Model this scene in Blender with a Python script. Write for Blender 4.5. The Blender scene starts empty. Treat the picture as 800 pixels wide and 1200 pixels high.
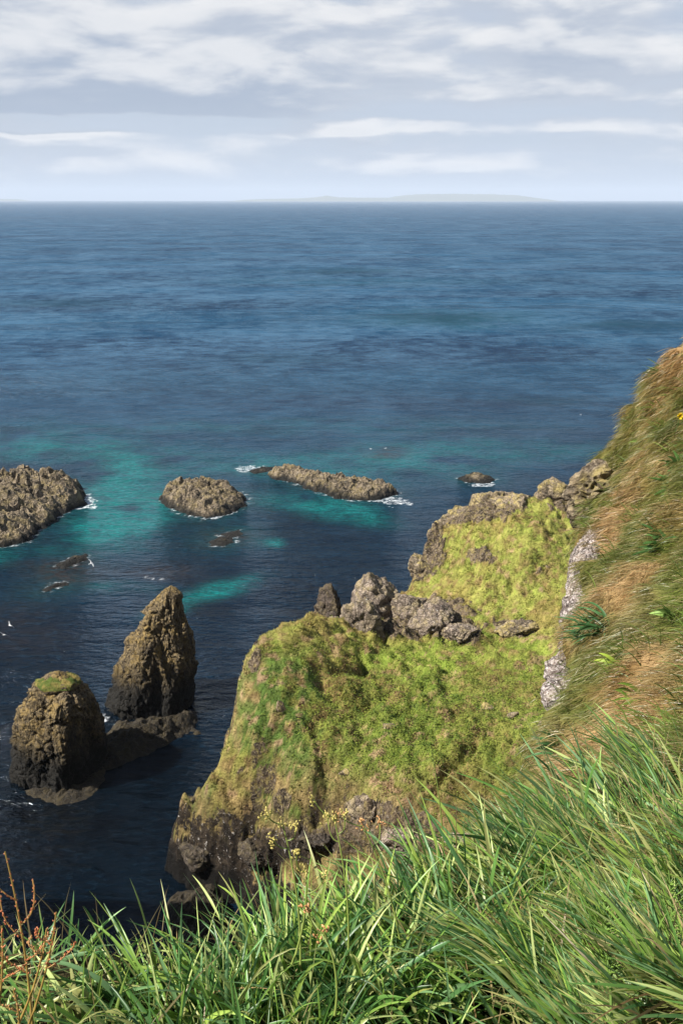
import bpy, math, random
import numpy as np
from mathutils import Vector
R = math.radians
rng = np.random.default_rng(7)
random.seed(7)
C = bpy.context.scene.collection

# ------------------------------------------------------------------ camera
PITCH = math.atan(366.5/1167.0)
CP, SP = math.cos(PITCH), math.sin(PITCH)
H = 50.0
cam = bpy.data.cameras.new('camera'); camo = bpy.data.objects.new('camera', cam); C.objects.link(camo)
cam.sensor_fit = 'VERTICAL'; cam.sensor_height = 36; cam.lens = 35.0
cam.clip_start = 0.05; cam.clip_end = 200000
camo.location = (0, 0, H); camo.rotation_euler = (math.pi/2-PITCH, 0, 0)
bpy.context.scene.camera = camo

def ray(px, py):
    u = (np.asarray(px, float)-400)/1167; v = (600-np.asarray(py, float))/1167
    return np.stack([u+0*v, CP+v*SP+0*u, -SP+v*CP+0*u], -1)
def at_d(px, py, d):
    return ray(px, py)*np.asarray(d, float)[..., None]+np.array([0, 0, H])
def at_z(px, py, z):
    r = ray(px, py); return r*((np.asarray(z, float)-H)/r[..., 2])[..., None]+np.array([0, 0, H])
def at_y(px, py, y):
    r = ray(px, py); return r*(np.asarray(y, float)/r[..., 1])[..., None]+np.array([0, 0, H])
def to_px(P):
    x, y, z = P[..., 0], P[..., 1], P[..., 2]-H
    f = y*CP-z*SP; up = y*SP+z*CP
    f = np.where(f < .01, .01, f)
    return 400+1167*x/f, 600-1167*up/f

# ------------------------------------------------------------------ noise (numpy)
def _hash(ix, iy, iz, seed):
    h = (ix*374761393+iy*668265263+iz*2147483647+seed*974634777) & 0xFFFFFFFF
    h = ((h ^ (h >> 13))*1274126177) & 0xFFFFFFFF
    h = ((h ^ (h >> 16))*2246822519) & 0xFFFFFFFF
    return (h ^ (h >> 15)) & 0xFFFFFFFF
G = np.array([[1,1,0],[-1,1,0],[1,-1,0],[-1,-1,0],[1,0,1],[-1,0,1],[1,0,-1],[-1,0,-1],[0,1,1],[0,-1,1],[0,1,-1],[0,-1,-1]], float)
def perlin(P, seed=0):
    P = np.asarray(P, float); F = np.floor(P); f = P-F; I = F.astype(np.int64)
    w = f*f*f*(f*(f*6-15)+10); out = np.zeros(P.shape[:-1])
    for dx in (0, 1):
        wx = w[..., 0] if dx else 1-w[..., 0]
        for dy in (0, 1):
            wy = w[..., 1] if dy else 1-w[..., 1]
            for dz in (0, 1):
                wz = w[..., 2] if dz else 1-w[..., 2]
                g = G[_hash(I[..., 0]+dx, I[..., 1]+dy, I[..., 2]+dz, seed) % 12]
                out += wx*wy*wz*(g[..., 0]*(f[..., 0]-dx)+g[..., 1]*(f[..., 1]-dy)+g[..., 2]*(f[..., 2]-dz))
    return out
def fbm(P, o=4, seed=0, gain=.5, ridged=False):
    P = np.asarray(P, float); a = 1; s = 0; t = 0
    for i in range(o):
        n = perlin(P, seed+i*17)
        if ridged: n = 1-2.2*np.abs(n)
        s = s+a*n; t += a; a *= gain; P = P*2.03+3.1
    return s/t
def worley(P, seed=0):
    P = np.asarray(P, float); F = np.floor(P).astype(np.int64)
    d1 = np.full(P.shape[:-1], 9.); d2 = d1.copy(); idv = np.zeros(P.shape[:-1])
    for dx in (-1, 0, 1):
        for dy in (-1, 0, 1):
            for dz in (-1, 0, 1):
                c = F+np.array([dx, dy, dz]); hs = [_hash(c[..., 0], c[..., 1], c[..., 2], seed+k)/4294967295. for k in (0, 1, 2)]
                q = c+np.stack(hs, -1); d = np.linalg.norm(q-P, axis=-1)
                n = d < d1
                d2 = np.where(n, d1, np.minimum(d2, d)); d1 = np.where(n, d, d1); idv = np.where(n, hs[0], idv)
    return d1, d2, idv
def p3(x, y, z=0.0, s=1.0):
    return np.stack(np.broadcast_arrays(x, y, z), -1)*s
def ss(a, b, x):
    t = np.clip((x-a)/(b-a), 0, 1); return t*t*(3-2*t)
def mix(a, b, t):
    t = np.asarray(t)[..., None]; return np.asarray(a)*(1-t)+np.asarray(b)*t

# ------------------------------------------------------------------ mesh / object helpers
def mesh_obj(name, V, F, mat=None, col=None, attrs=None, smooth=True, parent=None, loc=None):
    V = np.ascontiguousarray(np.asarray(V, float).reshape(-1, 3)); F = np.asarray(F, np.int32)
    if loc is not None: V = V-np.asarray(loc, float)
    me = bpy.data.meshes.new(name); n = F.shape[1]
    me.vertices.add(len(V)); me.vertices.foreach_set('co', V.astype(np.float32).ravel())
    me.loops.add(F.size); me.loops.foreach_set('vertex_index', F.ravel())
    me.polygons.add(len(F))
    me.polygons.foreach_set('loop_start', np.arange(0, F.size, n, dtype=np.int32))
    try: me.polygons.foreach_set('loop_total', np.full(len(F), n, np.int32))
    except Exception: pass
    me.update(calc_edges=True)
    me.polygons.foreach_set('use_smooth', np.full(len(F), smooth, bool))
    if col is not None:
        a = me.color_attributes.new('Col', 'FLOAT_COLOR', 'POINT')
        c = np.ones((len(V), 4), np.float32); c[:, :3] = np.asarray(col).reshape(-1, 3)
        a.data.foreach_set('color', c.ravel())
    for k, v in (attrs or {}).items():
        a = me.attributes.new(k, 'FLOAT', 'POINT'); a.data.foreach_set('value', np.asarray(v, np.float32).ravel())
    if mat: me.materials.append(mat)
    o = bpy.data.objects.new(name, me); C.objects.link(o)
    if loc is not None: o.location = tuple(loc)
    if parent: o.parent = parent
    return o
def tag(o, label=None, cat=None, group=None, kind=None):
    if label: o['label'] = label
    if cat: o['category'] = cat
    if group: o['group'] = group
    if kind: o['kind'] = kind
    return o
def grid_faces(nu, nv, wrap=False):
    i = np.arange(nu-(0 if wrap else 1)); j = np.arange(nv-1)
    I, J = np.meshgrid(i, j, indexing='ij'); I2 = (I+1) % nu
    return np.stack([I*nv+J, I2*nv+J, I2*nv+J+1, I*nv+J+1], -1).reshape(-1, 4)
def empty(name, loc):
    o = bpy.data.objects.new(name, None); C.objects.link(o); o.location = tuple(loc); return o

# ------------------------------------------------------------------ node helpers
class NT:
    def __init__(s, tree): s.t = tree; s.n = tree.nodes; s.l = tree.links
    def N(s, typ, **kw):
        n = s.n.new(typ)
        for k, v in kw.items():
            if k.startswith('_'): setattr(n, k[1:], v)
        return n
    def put(s, sock, v):
        if isinstance(v, bpy.types.NodeSocket): s.l.new(v, sock)
        elif v is not None:
            if hasattr(sock, 'default_value') and isinstance(v, (tuple, list)) and len(v) == 3 and sock.type == 'RGBA': v = (*v, 1)
            sock.default_value = v
    def math(s, op, a, b=None, c=None, clamp=False):
        n = s.N('ShaderNodeMath', _operation=op, _use_clamp=clamp)
        s.put(n.inputs[0], a); s.put(n.inputs[1], b)
        if c is not None: s.put(n.inputs[2], c)
        return n.outputs[0]
    def noise(s, vec, scale=1, detail=4, rough=.5, dist=0, typ='FBM'):
        n = s.N('ShaderNodeTexNoise'); n.noise_type = typ
        s.put(n.inputs['Vector'], vec); s.put(n.inputs['Scale'], scale); s.put(n.inputs['Detail'], detail)
        s.put(n.inputs['Roughness'], rough); s.put(n.inputs['Distortion'], dist)
        return n.outputs[0]
    def vor(s, vec, scale=1, feature='F1'):
        n = s.N('ShaderNodeTexVoronoi', _feature=feature); s.put(n.inputs['Vector'], vec); s.put(n.inputs['Scale'], scale)
        return n.outputs[0]
    def ss(s, a, b, x):
        n = s.N('ShaderNodeMapRange', _interpolation_type='SMOOTHSTEP'); s.put(n.inputs[0], x)
        s.put(n.inputs[1], a); s.put(n.inputs[2], b); return n.outputs[0]
    def mix(s, f, a, b, mode='MIX'):
        n = s.N('ShaderNodeMix', _data_type='RGBA', _blend_type=mode, _clamp_factor=True)
        s.put(n.inputs[0], f); s.put(n.inputs[6], a); s.put(n.inputs[7], b); return n.outputs[2]
    def mapv(s, vec, sc=(1, 1, 1), rot=(0, 0, 0), loc=(0, 0, 0)):
        n = s.N('ShaderNodeMapping'); s.put(n.inputs[0], vec); n.inputs['Scale'].default_value = sc
        n.inputs['Rotation'].default_value = rot; n.inputs['Location'].default_value = loc; return n.outputs[0]
    def attr(s, name, out='Fac'):
        n = s.N('ShaderNodeAttribute', _attribute_name=name); return n.outputs[out]
    def pos(s): return s.N('ShaderNodeNewGeometry').outputs['Position']
    def xyz(s, v):
        n = s.N('ShaderNodeSeparateXYZ'); s.put(n.inputs[0], v); return n.outputs
    def comb(s, x, y, z=0.0):
        n = s.N('ShaderNodeCombineXYZ'); s.put(n.inputs[0], x); s.put(n.inputs[1], y); s.put(n.inputs[2], z); return n.outputs[0]
    def bump(s, h, strength=.5, dist=1.0, normal=None):
        n = s.N('ShaderNodeBump'); s.put(n.inputs['Height'], h); s.put(n.inputs['Strength'], strength); s.put(n.inputs['Distance'], dist)
        if normal is not None: s.put(n.inputs['Normal'], normal)
        return n.outputs[0]
def new_mat(name):
    m = bpy.data.materials.new(name); m.use_nodes = True; t = NT(m.node_tree)
    b = m.node_tree.nodes['Principled BSDF']; return m, t, b

# ------------------------------------------------------------------ sun, sky, clouds
SUN_AZ, SUN_EL = R(-108), R(46)           # azimuth from +Y towards +X
sd = Vector((math.sin(SUN_AZ)*math.cos(SUN_EL), math.cos(SUN_AZ)*math.cos(SUN_EL), math.sin(SUN_EL)))
sun = bpy.data.lights.new('sun', 'SUN'); sun.energy = 5.0; sun.angle = R(.5); sun.color = (1, .945, .86)
so = bpy.data.objects.new('sun', sun); C.objects.link(so); so.location = (-200, -100, 300)
so.rotation_euler = (-sd).to_track_quat('-Z', 'Y').to_euler()
w = bpy.data.worlds.new('World'); bpy.context.scene.world = w; w.use_nodes = True
T = NT(w.node_tree); bg = w.node_tree.nodes['Background']
SKS = 0.055
bg.inputs[1].default_value = SKS
sky = T.N('ShaderNodeTexSky', _sky_type='NISHITA'); sky.sun_disc = False
sky.sun_elevation = SUN_EL; sky.sun_rotation = SUN_AZ; sky.altitude = 50; sky.air_density = 1.0; sky.dust_density = .6; sky.ozone_density = 2
tc = T.N('ShaderNodeTexCoord').outputs['Generated']
dx, dy, dz = T.xyz(tc)
el = T.math('MULTIPLY', T.math('ARCSINE', dz), 57.2958)
az = T.math('MULTIPLY', T.math('ARCTAN2', dx, dy), 57.2958)
def cloud_field(e, tall):
    v = T.comb(T.math('MULTIPLY', az, .125), T.math('MULTIPLY', e, .42), 0.0)
    n = T.noise(v, 1.0, 9, .54, .25)
    return n
def band(e, e0, e1, s0, s1):
    return T.math('MULTIPLY', T.ss(e0, e0+s0, e), T.math('SUBTRACT', 1.0, T.ss(e1-s1, e1, e)))
wob = T.math('MULTIPLY', T.math('SUBTRACT', T.noise(T.comb(T.math('MULTIPLY', az, .22), el, 3.0), 1.0, 5, .6), .5), 1.1)
elw = T.math('ADD', el, wob)
def density(off):
    e = T.math('ADD', el, off); ew = T.math('ADD', elw, off)
    n = cloud_field(e, 1)
    # flat based grey cloud on the left, its base near 4.2 degrees
    basew = T.math('ADD', e, T.math('MULTIPLY', wob, .75))
    big = T.math('MULTIPLY', band(basew, 4.05, 9.6, .25, 3.5), T.math('SUBTRACT', 1.0, T.ss(-6.0, 2.0, az)))
    up = T.math('MULTIPLY', band(ew, 4.2, 12.5, 1.2, 3.0), .95)
    st = T.math('MULTIPLY', band(ew, 3.15, 4.35, .3, .45), T.math('MULTIPLY', T.ss(-7, 0, az), T.math('SUBTRACT', 1.0, T.ss(11, 17, az))))
    st2 = T.math('MULTIPLY', band(ew, 2.9, 3.6, .3, .3), T.math('SUBTRACT', 1.0, T.ss(-14, -7, az)))
    pf = T.math('MULTIPLY', band(ew, 1.0, 2.4, .4, .8), T.math('MULTIPLY', T.ss(0, 2.5, az), T.math('SUBTRACT', 1.0, T.ss(6, 9, az))))
    low = T.math('MULTIPLY', band(ew, .9, 4.0, .8, 1.0), .20)
    hi = T.math('MULTIPLY', T.ss(14, 26, e), .04)
    s = T.math('ADD', T.math('MULTIPLY', big, .55), T.math('MULTIPLY', up, .45))
    s = T.math('ADD', s, T.math('MULTIPLY', st, .34)); s = T.math('ADD', s, T.math('MULTIPLY', st2, .3))
    s = T.math('ADD', s, T.math('MULTIPLY', pf, .34)); s = T.math('ADD', s, hi); s = T.math('ADD', s, low)
    return T.math('ADD', T.math('MULTIPLY', T.math('SUBTRACT', n, .5), 1.75), s)
d0 = density(0.0); d1 = density(.85)
cover = T.ss(-.05, .48, d0)
lit = T.ss(-.18, .32, T.math('SUBTRACT', d0, d1))
thin = T.math('SUBTRACT', 1.0, T.ss(.25, .75, d0))
lit = T.math('ADD', T.math('MULTIPLY', lit, .85), T.math('MULTIPLY', thin, .28), clamp=True)
# soft grey underside of the big cloud
und = T.math('MULTIPLY', band(T.math('ADD', el, T.math('MULTIPLY', wob, .75)), 4.0, 5.8, .35, 1.6), T.math('SUBTRACT', 1.0, T.ss(-7, 2, az)))
lit = T.math('MULTIPLY', lit, T.math('SUBTRACT', 1.0, T.math('MULTIPLY', und, .95)))
K = .41/SKS
def kc(r, g, b): return (r*K, g*K, b*K)
ccol = T.mix(lit, kc(.44, .52, .655), kc(.99, .99, 1.0))
# thin high veil + pale blue near the horizon over the physical sky
base = T.mix(T.ss(0, 13, el), kc(.59, .675, .79), kc(.50, .595, .75))
veil = T.ss(.30, .70, T.noise(T.comb(T.math('MULTIPLY', az, .05), T.math('MULTIPLY', el, 1.3), 7.0), 1.0, 6, .6))
base = T.mix(T.math('MULTIPLY', veil, .5), base, kc(.62, .70, .84))
base = T.mix(T.ss(10, 28, el), base, sky.outputs[0])
out = T.mix(T.math('MULTIPLY', cover, .93), base, ccol)
hz = T.math('SUBTRACT', 1.0, T.ss(0.0, 1.8, el))
out = T.mix(T.math('MULTIPLY', hz, .75), out, kc(.49, .57, .69))
w.node_tree.links.new(out, bg.inputs[0])

# ------------------------------------------------------------------ materials
def rock_mat(name, cols, ochre=.5, ochre_col=(.30, .235, .09), tide=(1.0, 3.0), white=.0, scale=1.0, bumps=.9, stretch=(1, 1, 1)):
    m, t, b = new_mat(name)
    p = t.pos(); q = t.mapv(p, stretch)
    n1 = t.noise(q, .35*scale, 6, .62); n2 = t.noise(q, 2.2*scale, 7, .68); n3 = t.noise(q, 9*scale, 5, .7)
    c = t.mix(t.ss(.36, .64, n2), cols[0], cols[1]); c = t.mix(t.ss(.42, .66, n3), c, cols[2])
    nz = t.xyz(t.N('ShaderNodeNewGeometry').outputs['Normal'])[2]
    oc = t.math('MULTIPLY', t.ss(.44, .60, t.noise(p, .9*scale, 6, .65)), t.ss(-.5, .5, t.math('ADD', nz, t.math('SUBTRACT', n1, .5))))
    c = t.mix(t.math('MULTIPLY', oc, ochre), c, ochre_col)
    c = t.mix(t.math('MULTIPLY', t.ss(.50, .66, t.noise(q, .6*scale, 5, .7)), .75), c, cols[0])
    if white > 0:
        wn = t.ss(.60, .66, t.noise(p, 3.1*scale, 7, .72))
        c = t.mix(t.math('MULTIPLY', wn, white), c, (.55, .53, .49))
    # cracks between blocks
    vr = t.vor(t.mapv(q, (1, 1, 1)), 1.5*scale, 'DISTANCE_TO_EDGE'); crk = t.math('SUBTRACT', 1.0, t.ss(0.0, .07, vr))
    c = t.mix(t.math('MULTIPLY', crk, .45), c, (.03, .026, .022))
    z = t.xyz(p)[2]; zz = t.math('ADD', z, t.math('MULTIPLY', t.math('SUBTRACT', n1, .5), -3.0))
    td = t.math('SUBTRACT', 1.0, t.ss(tide[0], tide[1], zz))
    c = t.mix(td, c, (.012, .011, .009))
    t.put(b.inputs['Base Color'], c); b.inputs['Roughness'].default_value = .85
    b.inputs['Specular IOR Level'].default_value = .25
    h = t.math('ADD', t.math('MULTIPLY', n2, .6), t.math('MULTIPLY', n3, .25)); h = t.math('SUBTRACT', h, t.math('MULTIPLY', crk, .2))
    t.put(b.inputs['Normal'], t.bump(h, bumps, .5/scale))
    return m
M_reef = rock_mat('reef_rock', [(.018, .014, .010), (.19, .145, .095), (.36, .29, .20)], .5, (.22, .17, .06), (.3, 1.5), .35, .7)
M_stack = rock_mat('stack_rock', [(.022, .017, .012), (.125, .092, .050), (.27, .205, .11)], .6, (.25, .17, .05), (2.2, 6.5), .14, .9, 1.0, (1, 1, .45))
M_boulder = rock_mat('boulder_rock', [(.045, .033, .027), (.19, .145, .11), (.40, .33, .26)], .45, (.30, .24, .10), (-9, -8), .55, 1.1)
M_dark = rock_mat('dark_rock', [(.02, .016, .013), (.06, .047, .036), (.10, .08, .06)], .3, (.14, .11, .04), (-9, -8), .35, 1.3)
M_lean = rock_mat('slab_rock', [(.02, .016, .013), (.075, .056, .042), (.13, .10, .08)], .35, (.14, .11, .04), (-9, -8), .15, 1.1)
M_crag = rock_mat('crag_rock', [(.05, .038, .028), (.21, .16, .10), (.37, .30, .21)], .75, (.34, .27, .09), (-9, -8), .5, 1.1)
M_white = rock_mat('lichen_rock', [(.05, .035, .03), (.22, .17, .15), (.60, .54, .51)], .25, (.22, .17, .07), (-9, -8), .9, 5.0, .9)

def attr_mat(name, rough=.8, trans=.0, noise_scale=None, namp=.35, bump=None, spec=.3):
    m, t, b = new_mat(name); c = t.attr('Col', 'Color')
    if noise_scale:
        n = t.noise(t.pos(), noise_scale, 5, .65)
        k = t.math('ADD', 1-namp, t.math('MULTIPLY', n, 2*namp))
        mm = t.N('ShaderNodeVectorMath', _operation='SCALE'); t.put(mm.inputs[0], c); t.put(mm.inputs['Scale'], k); c = mm.outputs[0]
    t.put(b.inputs['Base Color'], c); b.inputs['Roughness'].default_value = rough; b.inputs['Specular IOR Level'].default_value = spec
    if bump: t.put(b.inputs['Normal'], t.bump(t.noise(t.pos(), bump[0], 6, .7), bump[1], bump[2]))
    if trans > 0:
        tr = t.N('ShaderNodeBsdfTranslucent'); t.put(tr.inputs[0], c)
        ms = t.N('ShaderNodeMixShader'); ms.inputs[0].default_value = trans
        t.l.new(b.outputs[0], ms.inputs[1]); t.l.new(tr.outputs[0], ms.inputs[2])
        t.l.new(ms.outputs[0], t.n['Material Output'].inputs[0])
    return m
M_blade = attr_mat('grass_blades', .38, .48, spec=.5)
M_tuft = attr_mat('turf_tufts', .8, .3)
def soil_mat():
    m, t, b = new_mat('turf_ground'); p = t.pos(); c = t.attr('Col', 'Color'); rk = t.attr('rock')
    n = t.noise(p, 1.8, 6, .7); mm = t.N('ShaderNodeVectorMath', _operation='SCALE'); t.put(mm.inputs[0], c)
    t.put(mm.inputs['Scale'], t.math('ADD', .45, t.math('MULTIPLY', n, 1.1))); c = mm.outputs[0]
    q = t.mapv(p, (1, 1, .75)); a = t.noise(q, 1.5, 8, .72); a2 = t.noise(q, 6, 5, .7); lo = t.noise(q, .45, 4, .6)
    r = t.mix(t.ss(.38, .60, a), (.035, .027, .020), (.165, .122, .080)); r = t.mix(t.ss(.50, .68, a2), r, (.32, .26, .18))
    r = t.mix(t.math('MULTIPLY', t.ss(.5, .62, t.noise(p, 2.1, 6, .7)), .6), r, (.31, .25, .09))
    r = t.mix(t.math('MULTIPLY', t.ss(.62, .66, t.noise(p, 4.0, 6, .75)), .7), r, (.55, .51, .46))
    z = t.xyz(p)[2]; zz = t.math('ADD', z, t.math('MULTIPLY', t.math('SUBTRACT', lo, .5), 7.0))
    blk = t.mix(t.ss(.60, .64, t.noise(p, 3.0, 5, .75)), t.mix(t.ss(.4, .6, a), (.015, .012, .010), (.055, .042, .030)), (.50, .47, .44))  # black low rock, painted to carry the near face's shadow too
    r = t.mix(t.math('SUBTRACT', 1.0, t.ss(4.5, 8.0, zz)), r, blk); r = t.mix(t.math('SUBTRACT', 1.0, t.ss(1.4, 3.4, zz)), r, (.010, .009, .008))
    nz = t.xyz(t.N('ShaderNodeNewGeometry').outputs['Normal'])[2]
    stp = t.math('SUBTRACT', 1.0, t.ss(.06, .34, t.math('ADD', nz, t.math('ADD', t.math('MULTIPLY', t.math('SUBTRACT', a, .5), 1.0), t.math('MULTIPLY', t.math('SUBTRACT', lo, .5), .9)))))
    lowz = t.math('SUBTRACT', 1.0, t.ss(2.0, 4.2, zz)); rk = t.math('MAXIMUM', rk, t.math('MAXIMUM', stp, lowz))
    c = t.mix(t.ss(.3, .7, t.math('ADD', rk, t.math('MULTIPLY', t.math('SUBTRACT', a, .5), .7))), c, r)
    t.put(b.inputs['Base Color'], c); b.inputs['Roughness'].default_value = .92; b.inputs['Specular IOR Level'].default_value = .12
    t.put(b.inputs['Normal'], t.bump(t.math('ADD', t.noise(p, 3.0, 6, .7), t.math('MULTIPLY', t.math('MULTIPLY', a, rk), 1.2)), 1.0, .45)); return m
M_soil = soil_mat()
M_near = attr_mat('bank_ground', .95, 0, 14, .5, (20, .8, .05), spec=.1)
M_leaf = attr_mat('leaf', .4, .3, spec=.5)
M_bird = attr_mat('feathers', .6, .15)
def cliff_material():
    m, t, b = new_mat('cliff_ground'); p = t.pos()
    nz = t.xyz(t.N('ShaderNodeNewGeometry').outputs['Normal'])[2]
    n = t.noise(p, .5, 7, .65)
    rock = t.mix(t.ss(.35, .65, t.noise(p, 1.6, 7, .7)), (.045, .038, .03), (.17, .145, .115))
    gr = t.mix(t.ss(.4, .6, n), (.06, .085, .02), (.15, .13, .05))
    c = t.mix(t.ss(.35, .6, t.math('ADD', nz, t.math('MULTIPLY', t.math('SUBTRACT', n, .5), .5))), rock, gr)
    t.put(b.inputs['Base Color'], c); b.inputs['Roughness'].default_value = .95
    t.put(b.inputs['Normal'], t.bump(t.noise(p, 1.2, 7, .7), .9, .6)); return m
M_cliff = cliff_material()

# ------------------------------------------------------------------ headland (terrain)
ctrl = [(190,985,2.5),(200,940,6),(235,890,9.5),(262,850,12),(270,810,14),(300,745,16),(330,722,17),
 (250,950,7),(300,960,7),(350,900,11),(350,800,15),(400,850,13),(550,850,13),(550,950,10.5),(640,900,12.5),(650,780,13.5),
 (500,760,13.5),(600,700,15.3),(600,650,18),(600,605,20.3),(600,750,13.5),(400,760,14.8),(430,775,13.6),(330,760,16.5),(300,850,13),
 (470,690,13),(485,660,15),(500,625,17.5),(530,600,19),(555,590,20),(600,586,20.8),(650,580,21.3),(690,594,20.5),
 (520,700,14.3),(540,650,17),(660,650,18),(660,700,15.8),(680,620,19),(720,600,20),(720,700,17),(720,800,15),(720,900,13.5),
 (380,960,8),(440,940,10),(480,975,9.5),(450,850,12.6),(300,985,5),(240,1000,3.5)]
ctrlP = at_z([c[0] for c in ctrl], [c[1] for c in ctrl], [c[2] for c in ctrl])
ctrlP = np.vstack([ctrlP, [[8, 32, 11], [40, 25, 20], [60, 60, 19], [45, 98, 18], [12, 45, 10.5]]])
def tps_fit(P, z, lam=.6):
    n = len(P); d = np.linalg.norm(P[:, None]-P[None], axis=-1)+1e-9
    K_ = d*d*np.log(d)+np.eye(n)*lam; A = np.zeros((n+3, n+3)); A[:n, :n] = K_; A[:n, n] = 1; A[:n, n+1:] = P; A[n:, :n] = A[:n, n:].T
    s = np.linalg.solve(A, np.concatenate([z, np.zeros(3)])); return s
def tps_eval(P, s, x, y):
    o = s[-3]+s[-2]*x+s[-1]*y
    for i in range(len(P)):
        d = np.hypot(x-P[i, 0], y-P[i, 1])+1e-9; o = o+s[i]*d*d*np.log(d)
    return o
TS = tps_fit(ctrlP[:, :2], ctrlP[:, 2])
edge = [(190,985,2.5),(200,940,6),(235,890,9.5),(262,850,12),(270,810,14),(300,745,16),(330,722,17),(352,726,15.5),(372,735,13.5),
 (400,722,12.5),(440,712,12.5),(468,692,13),(485,660,15),(500,625,17.5),(530,600,19),(555,589,20),(600,584,20.8),(650,577,21.3),(690,590,20.5)]
eP = at_z([e[0] for e in edge], [e[1] for e in edge], [e[2] for e in edge])[:, :2]
near = at_z([480, 440, 380, 300, 240], [985, 955, 972, 995, 1008], [8.5, 9, 7, 4.5, 2.8])[:, :2]
POLY = np.vstack([eP, [[36, 99], [60, 100], [75, 50], [60, 15], [12, 20], [6, 40], [6.5, 53]], near])
def sd_poly(x, y, P):
    d = np.full(x.shape, 1e9); ins = np.zeros(x.shape, bool); n = len(P)
    for i in range(n):
        a, b = P[i], P[(i+1) % n]; e = b-a; t = np.clip(((x-a[0])*e[0]+(y-a[1])*e[1])/(e@e), 0, 1)
        d = np.minimum(d, np.hypot(x-a[0]-t*e[0], y-a[1]-t*e[1]))
        c = (a[1] > y) != (b[1] > y)
        with np.errstate(divide='ignore', invalid='ignore'): ins ^= c & (x < (b[0]-a[0])*(y-a[1])/(b[1]-a[1])+a[0])
    return np.where(ins, -d, d)
def headland(x, y):
    d = sd_poly(x, y, POLY)
    nf = ss(70, 60, y)
    dn = d+.9*fbm(p3(x, y, 0, .16), 4, 5)+.8*fbm(p3(x, y, 1, .55), 3, 9)+nf*(2.6*fbm(p3(x, y, 2, .30), 3, 15)+1.3*fbm(p3(x, y, 2, .8), 3, 16))
    z = tps_eval(ctrlP[:, :2], TS, x, y)
    lump = .9*fbm(p3(x, y, 0, .2), 3, 21)-.65*ss(.10, .0, np.abs(fbm(p3(x, y, 0, .11), 2, 23)))*ss(90, 76, y)+.5*fbm(p3(x, y, 0, .5), 2, 24)
    _, _, wid = worley(p3(x, y, 0, 1.1), 3); w1, w2, _ = worley(p3(x, y, 0, .9)+.4*fbm(p3(x, y, 0, 1.5), 2, 4)[..., None], 31)
    tus = (.5-w1)*1.0+.40*fbm(p3(x, y, 0, 2.2), 3, 44)
    soft = ss(2, 8, fbm(p3(x, y, 0, .12), 2, 77)*20+6)
    z = z+lump+tus*(.45+.55*soft)
    out = np.maximum(dn+.8, 0)
    drop = (3.6-1.5*nf)*out+np.minimum(out, 1)**2*.0-1.2*(1-np.exp(-out))*0
    crag = fbm(p3(x, y, z*.12, .5), 4, 61, ridged=True)*np.clip(out, 0, 1.5)*1.1
    step = .9*np.sin(1.7*drop+2*fbm(p3(x, y, 0, .3), 2, 8))*np.clip(out, 0, 1)*.5
    zz = z-drop+crag+step
    return np.maximum(zz, -3), np.clip(out, 0, 5), z
def rocky(px, py, X, Y, out, Z=0.0):
    """how much bare rock shows"""
    n = fbm(p3(X, Y, Z, .55), 4, 91); n2 = fbm(p3(X, Y, Z, 1.6), 3, 92)
    r = ss(.6, 1.6, out+1.4*n+.6*n2)*ss(60, 66, Y)
    def blob(cx, cy, rx, ry, k=1.0): return k*np.exp(-(((px-cx)/rx)**2+((py-cy)/ry)**2))
    r = r*(1-.75*ss(62, 75, Y*0+60)*0)
    b = blob(430, 955, 40, 24, 1.0)+blob(330, 935, 40, 16, .6)+blob(355, 870, 18, 12, .5)+blob(405, 805, 16, 10, .4)+blob(285, 905, 20, 12, .5)+blob(260, 1000, 95, 24, 1.2)+blob(480, 980, 45, 25)+blob(515, 725, 48, 26, 1.1)+blob(605, 735, 24, 14)+blob(562, 652, 18, 12)+blob(575, 600, 45, 16, .9)+blob(510, 640, 20, 28, .7)+blob(640, 665, 20, 8, .5)+blob(668, 590, 28, 16, .9)+blob(490, 672, 18, 18, .8)+blob(503, 628, 12, 20, .8)+blob(530, 604, 22, 9, .9)+blob(460, 735, 50, 12, .8)+blob(545, 745, 18, 8, .9)+blob(300, 775, 10, 40, .6)+blob(330, 830, 14, 16, .55)+blob(380, 985, 60, 18, .8)
    return np.clip(np.maximum(r, ss(.45, .62, b+.55*n+.25*n2)), 0, 1)
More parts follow.
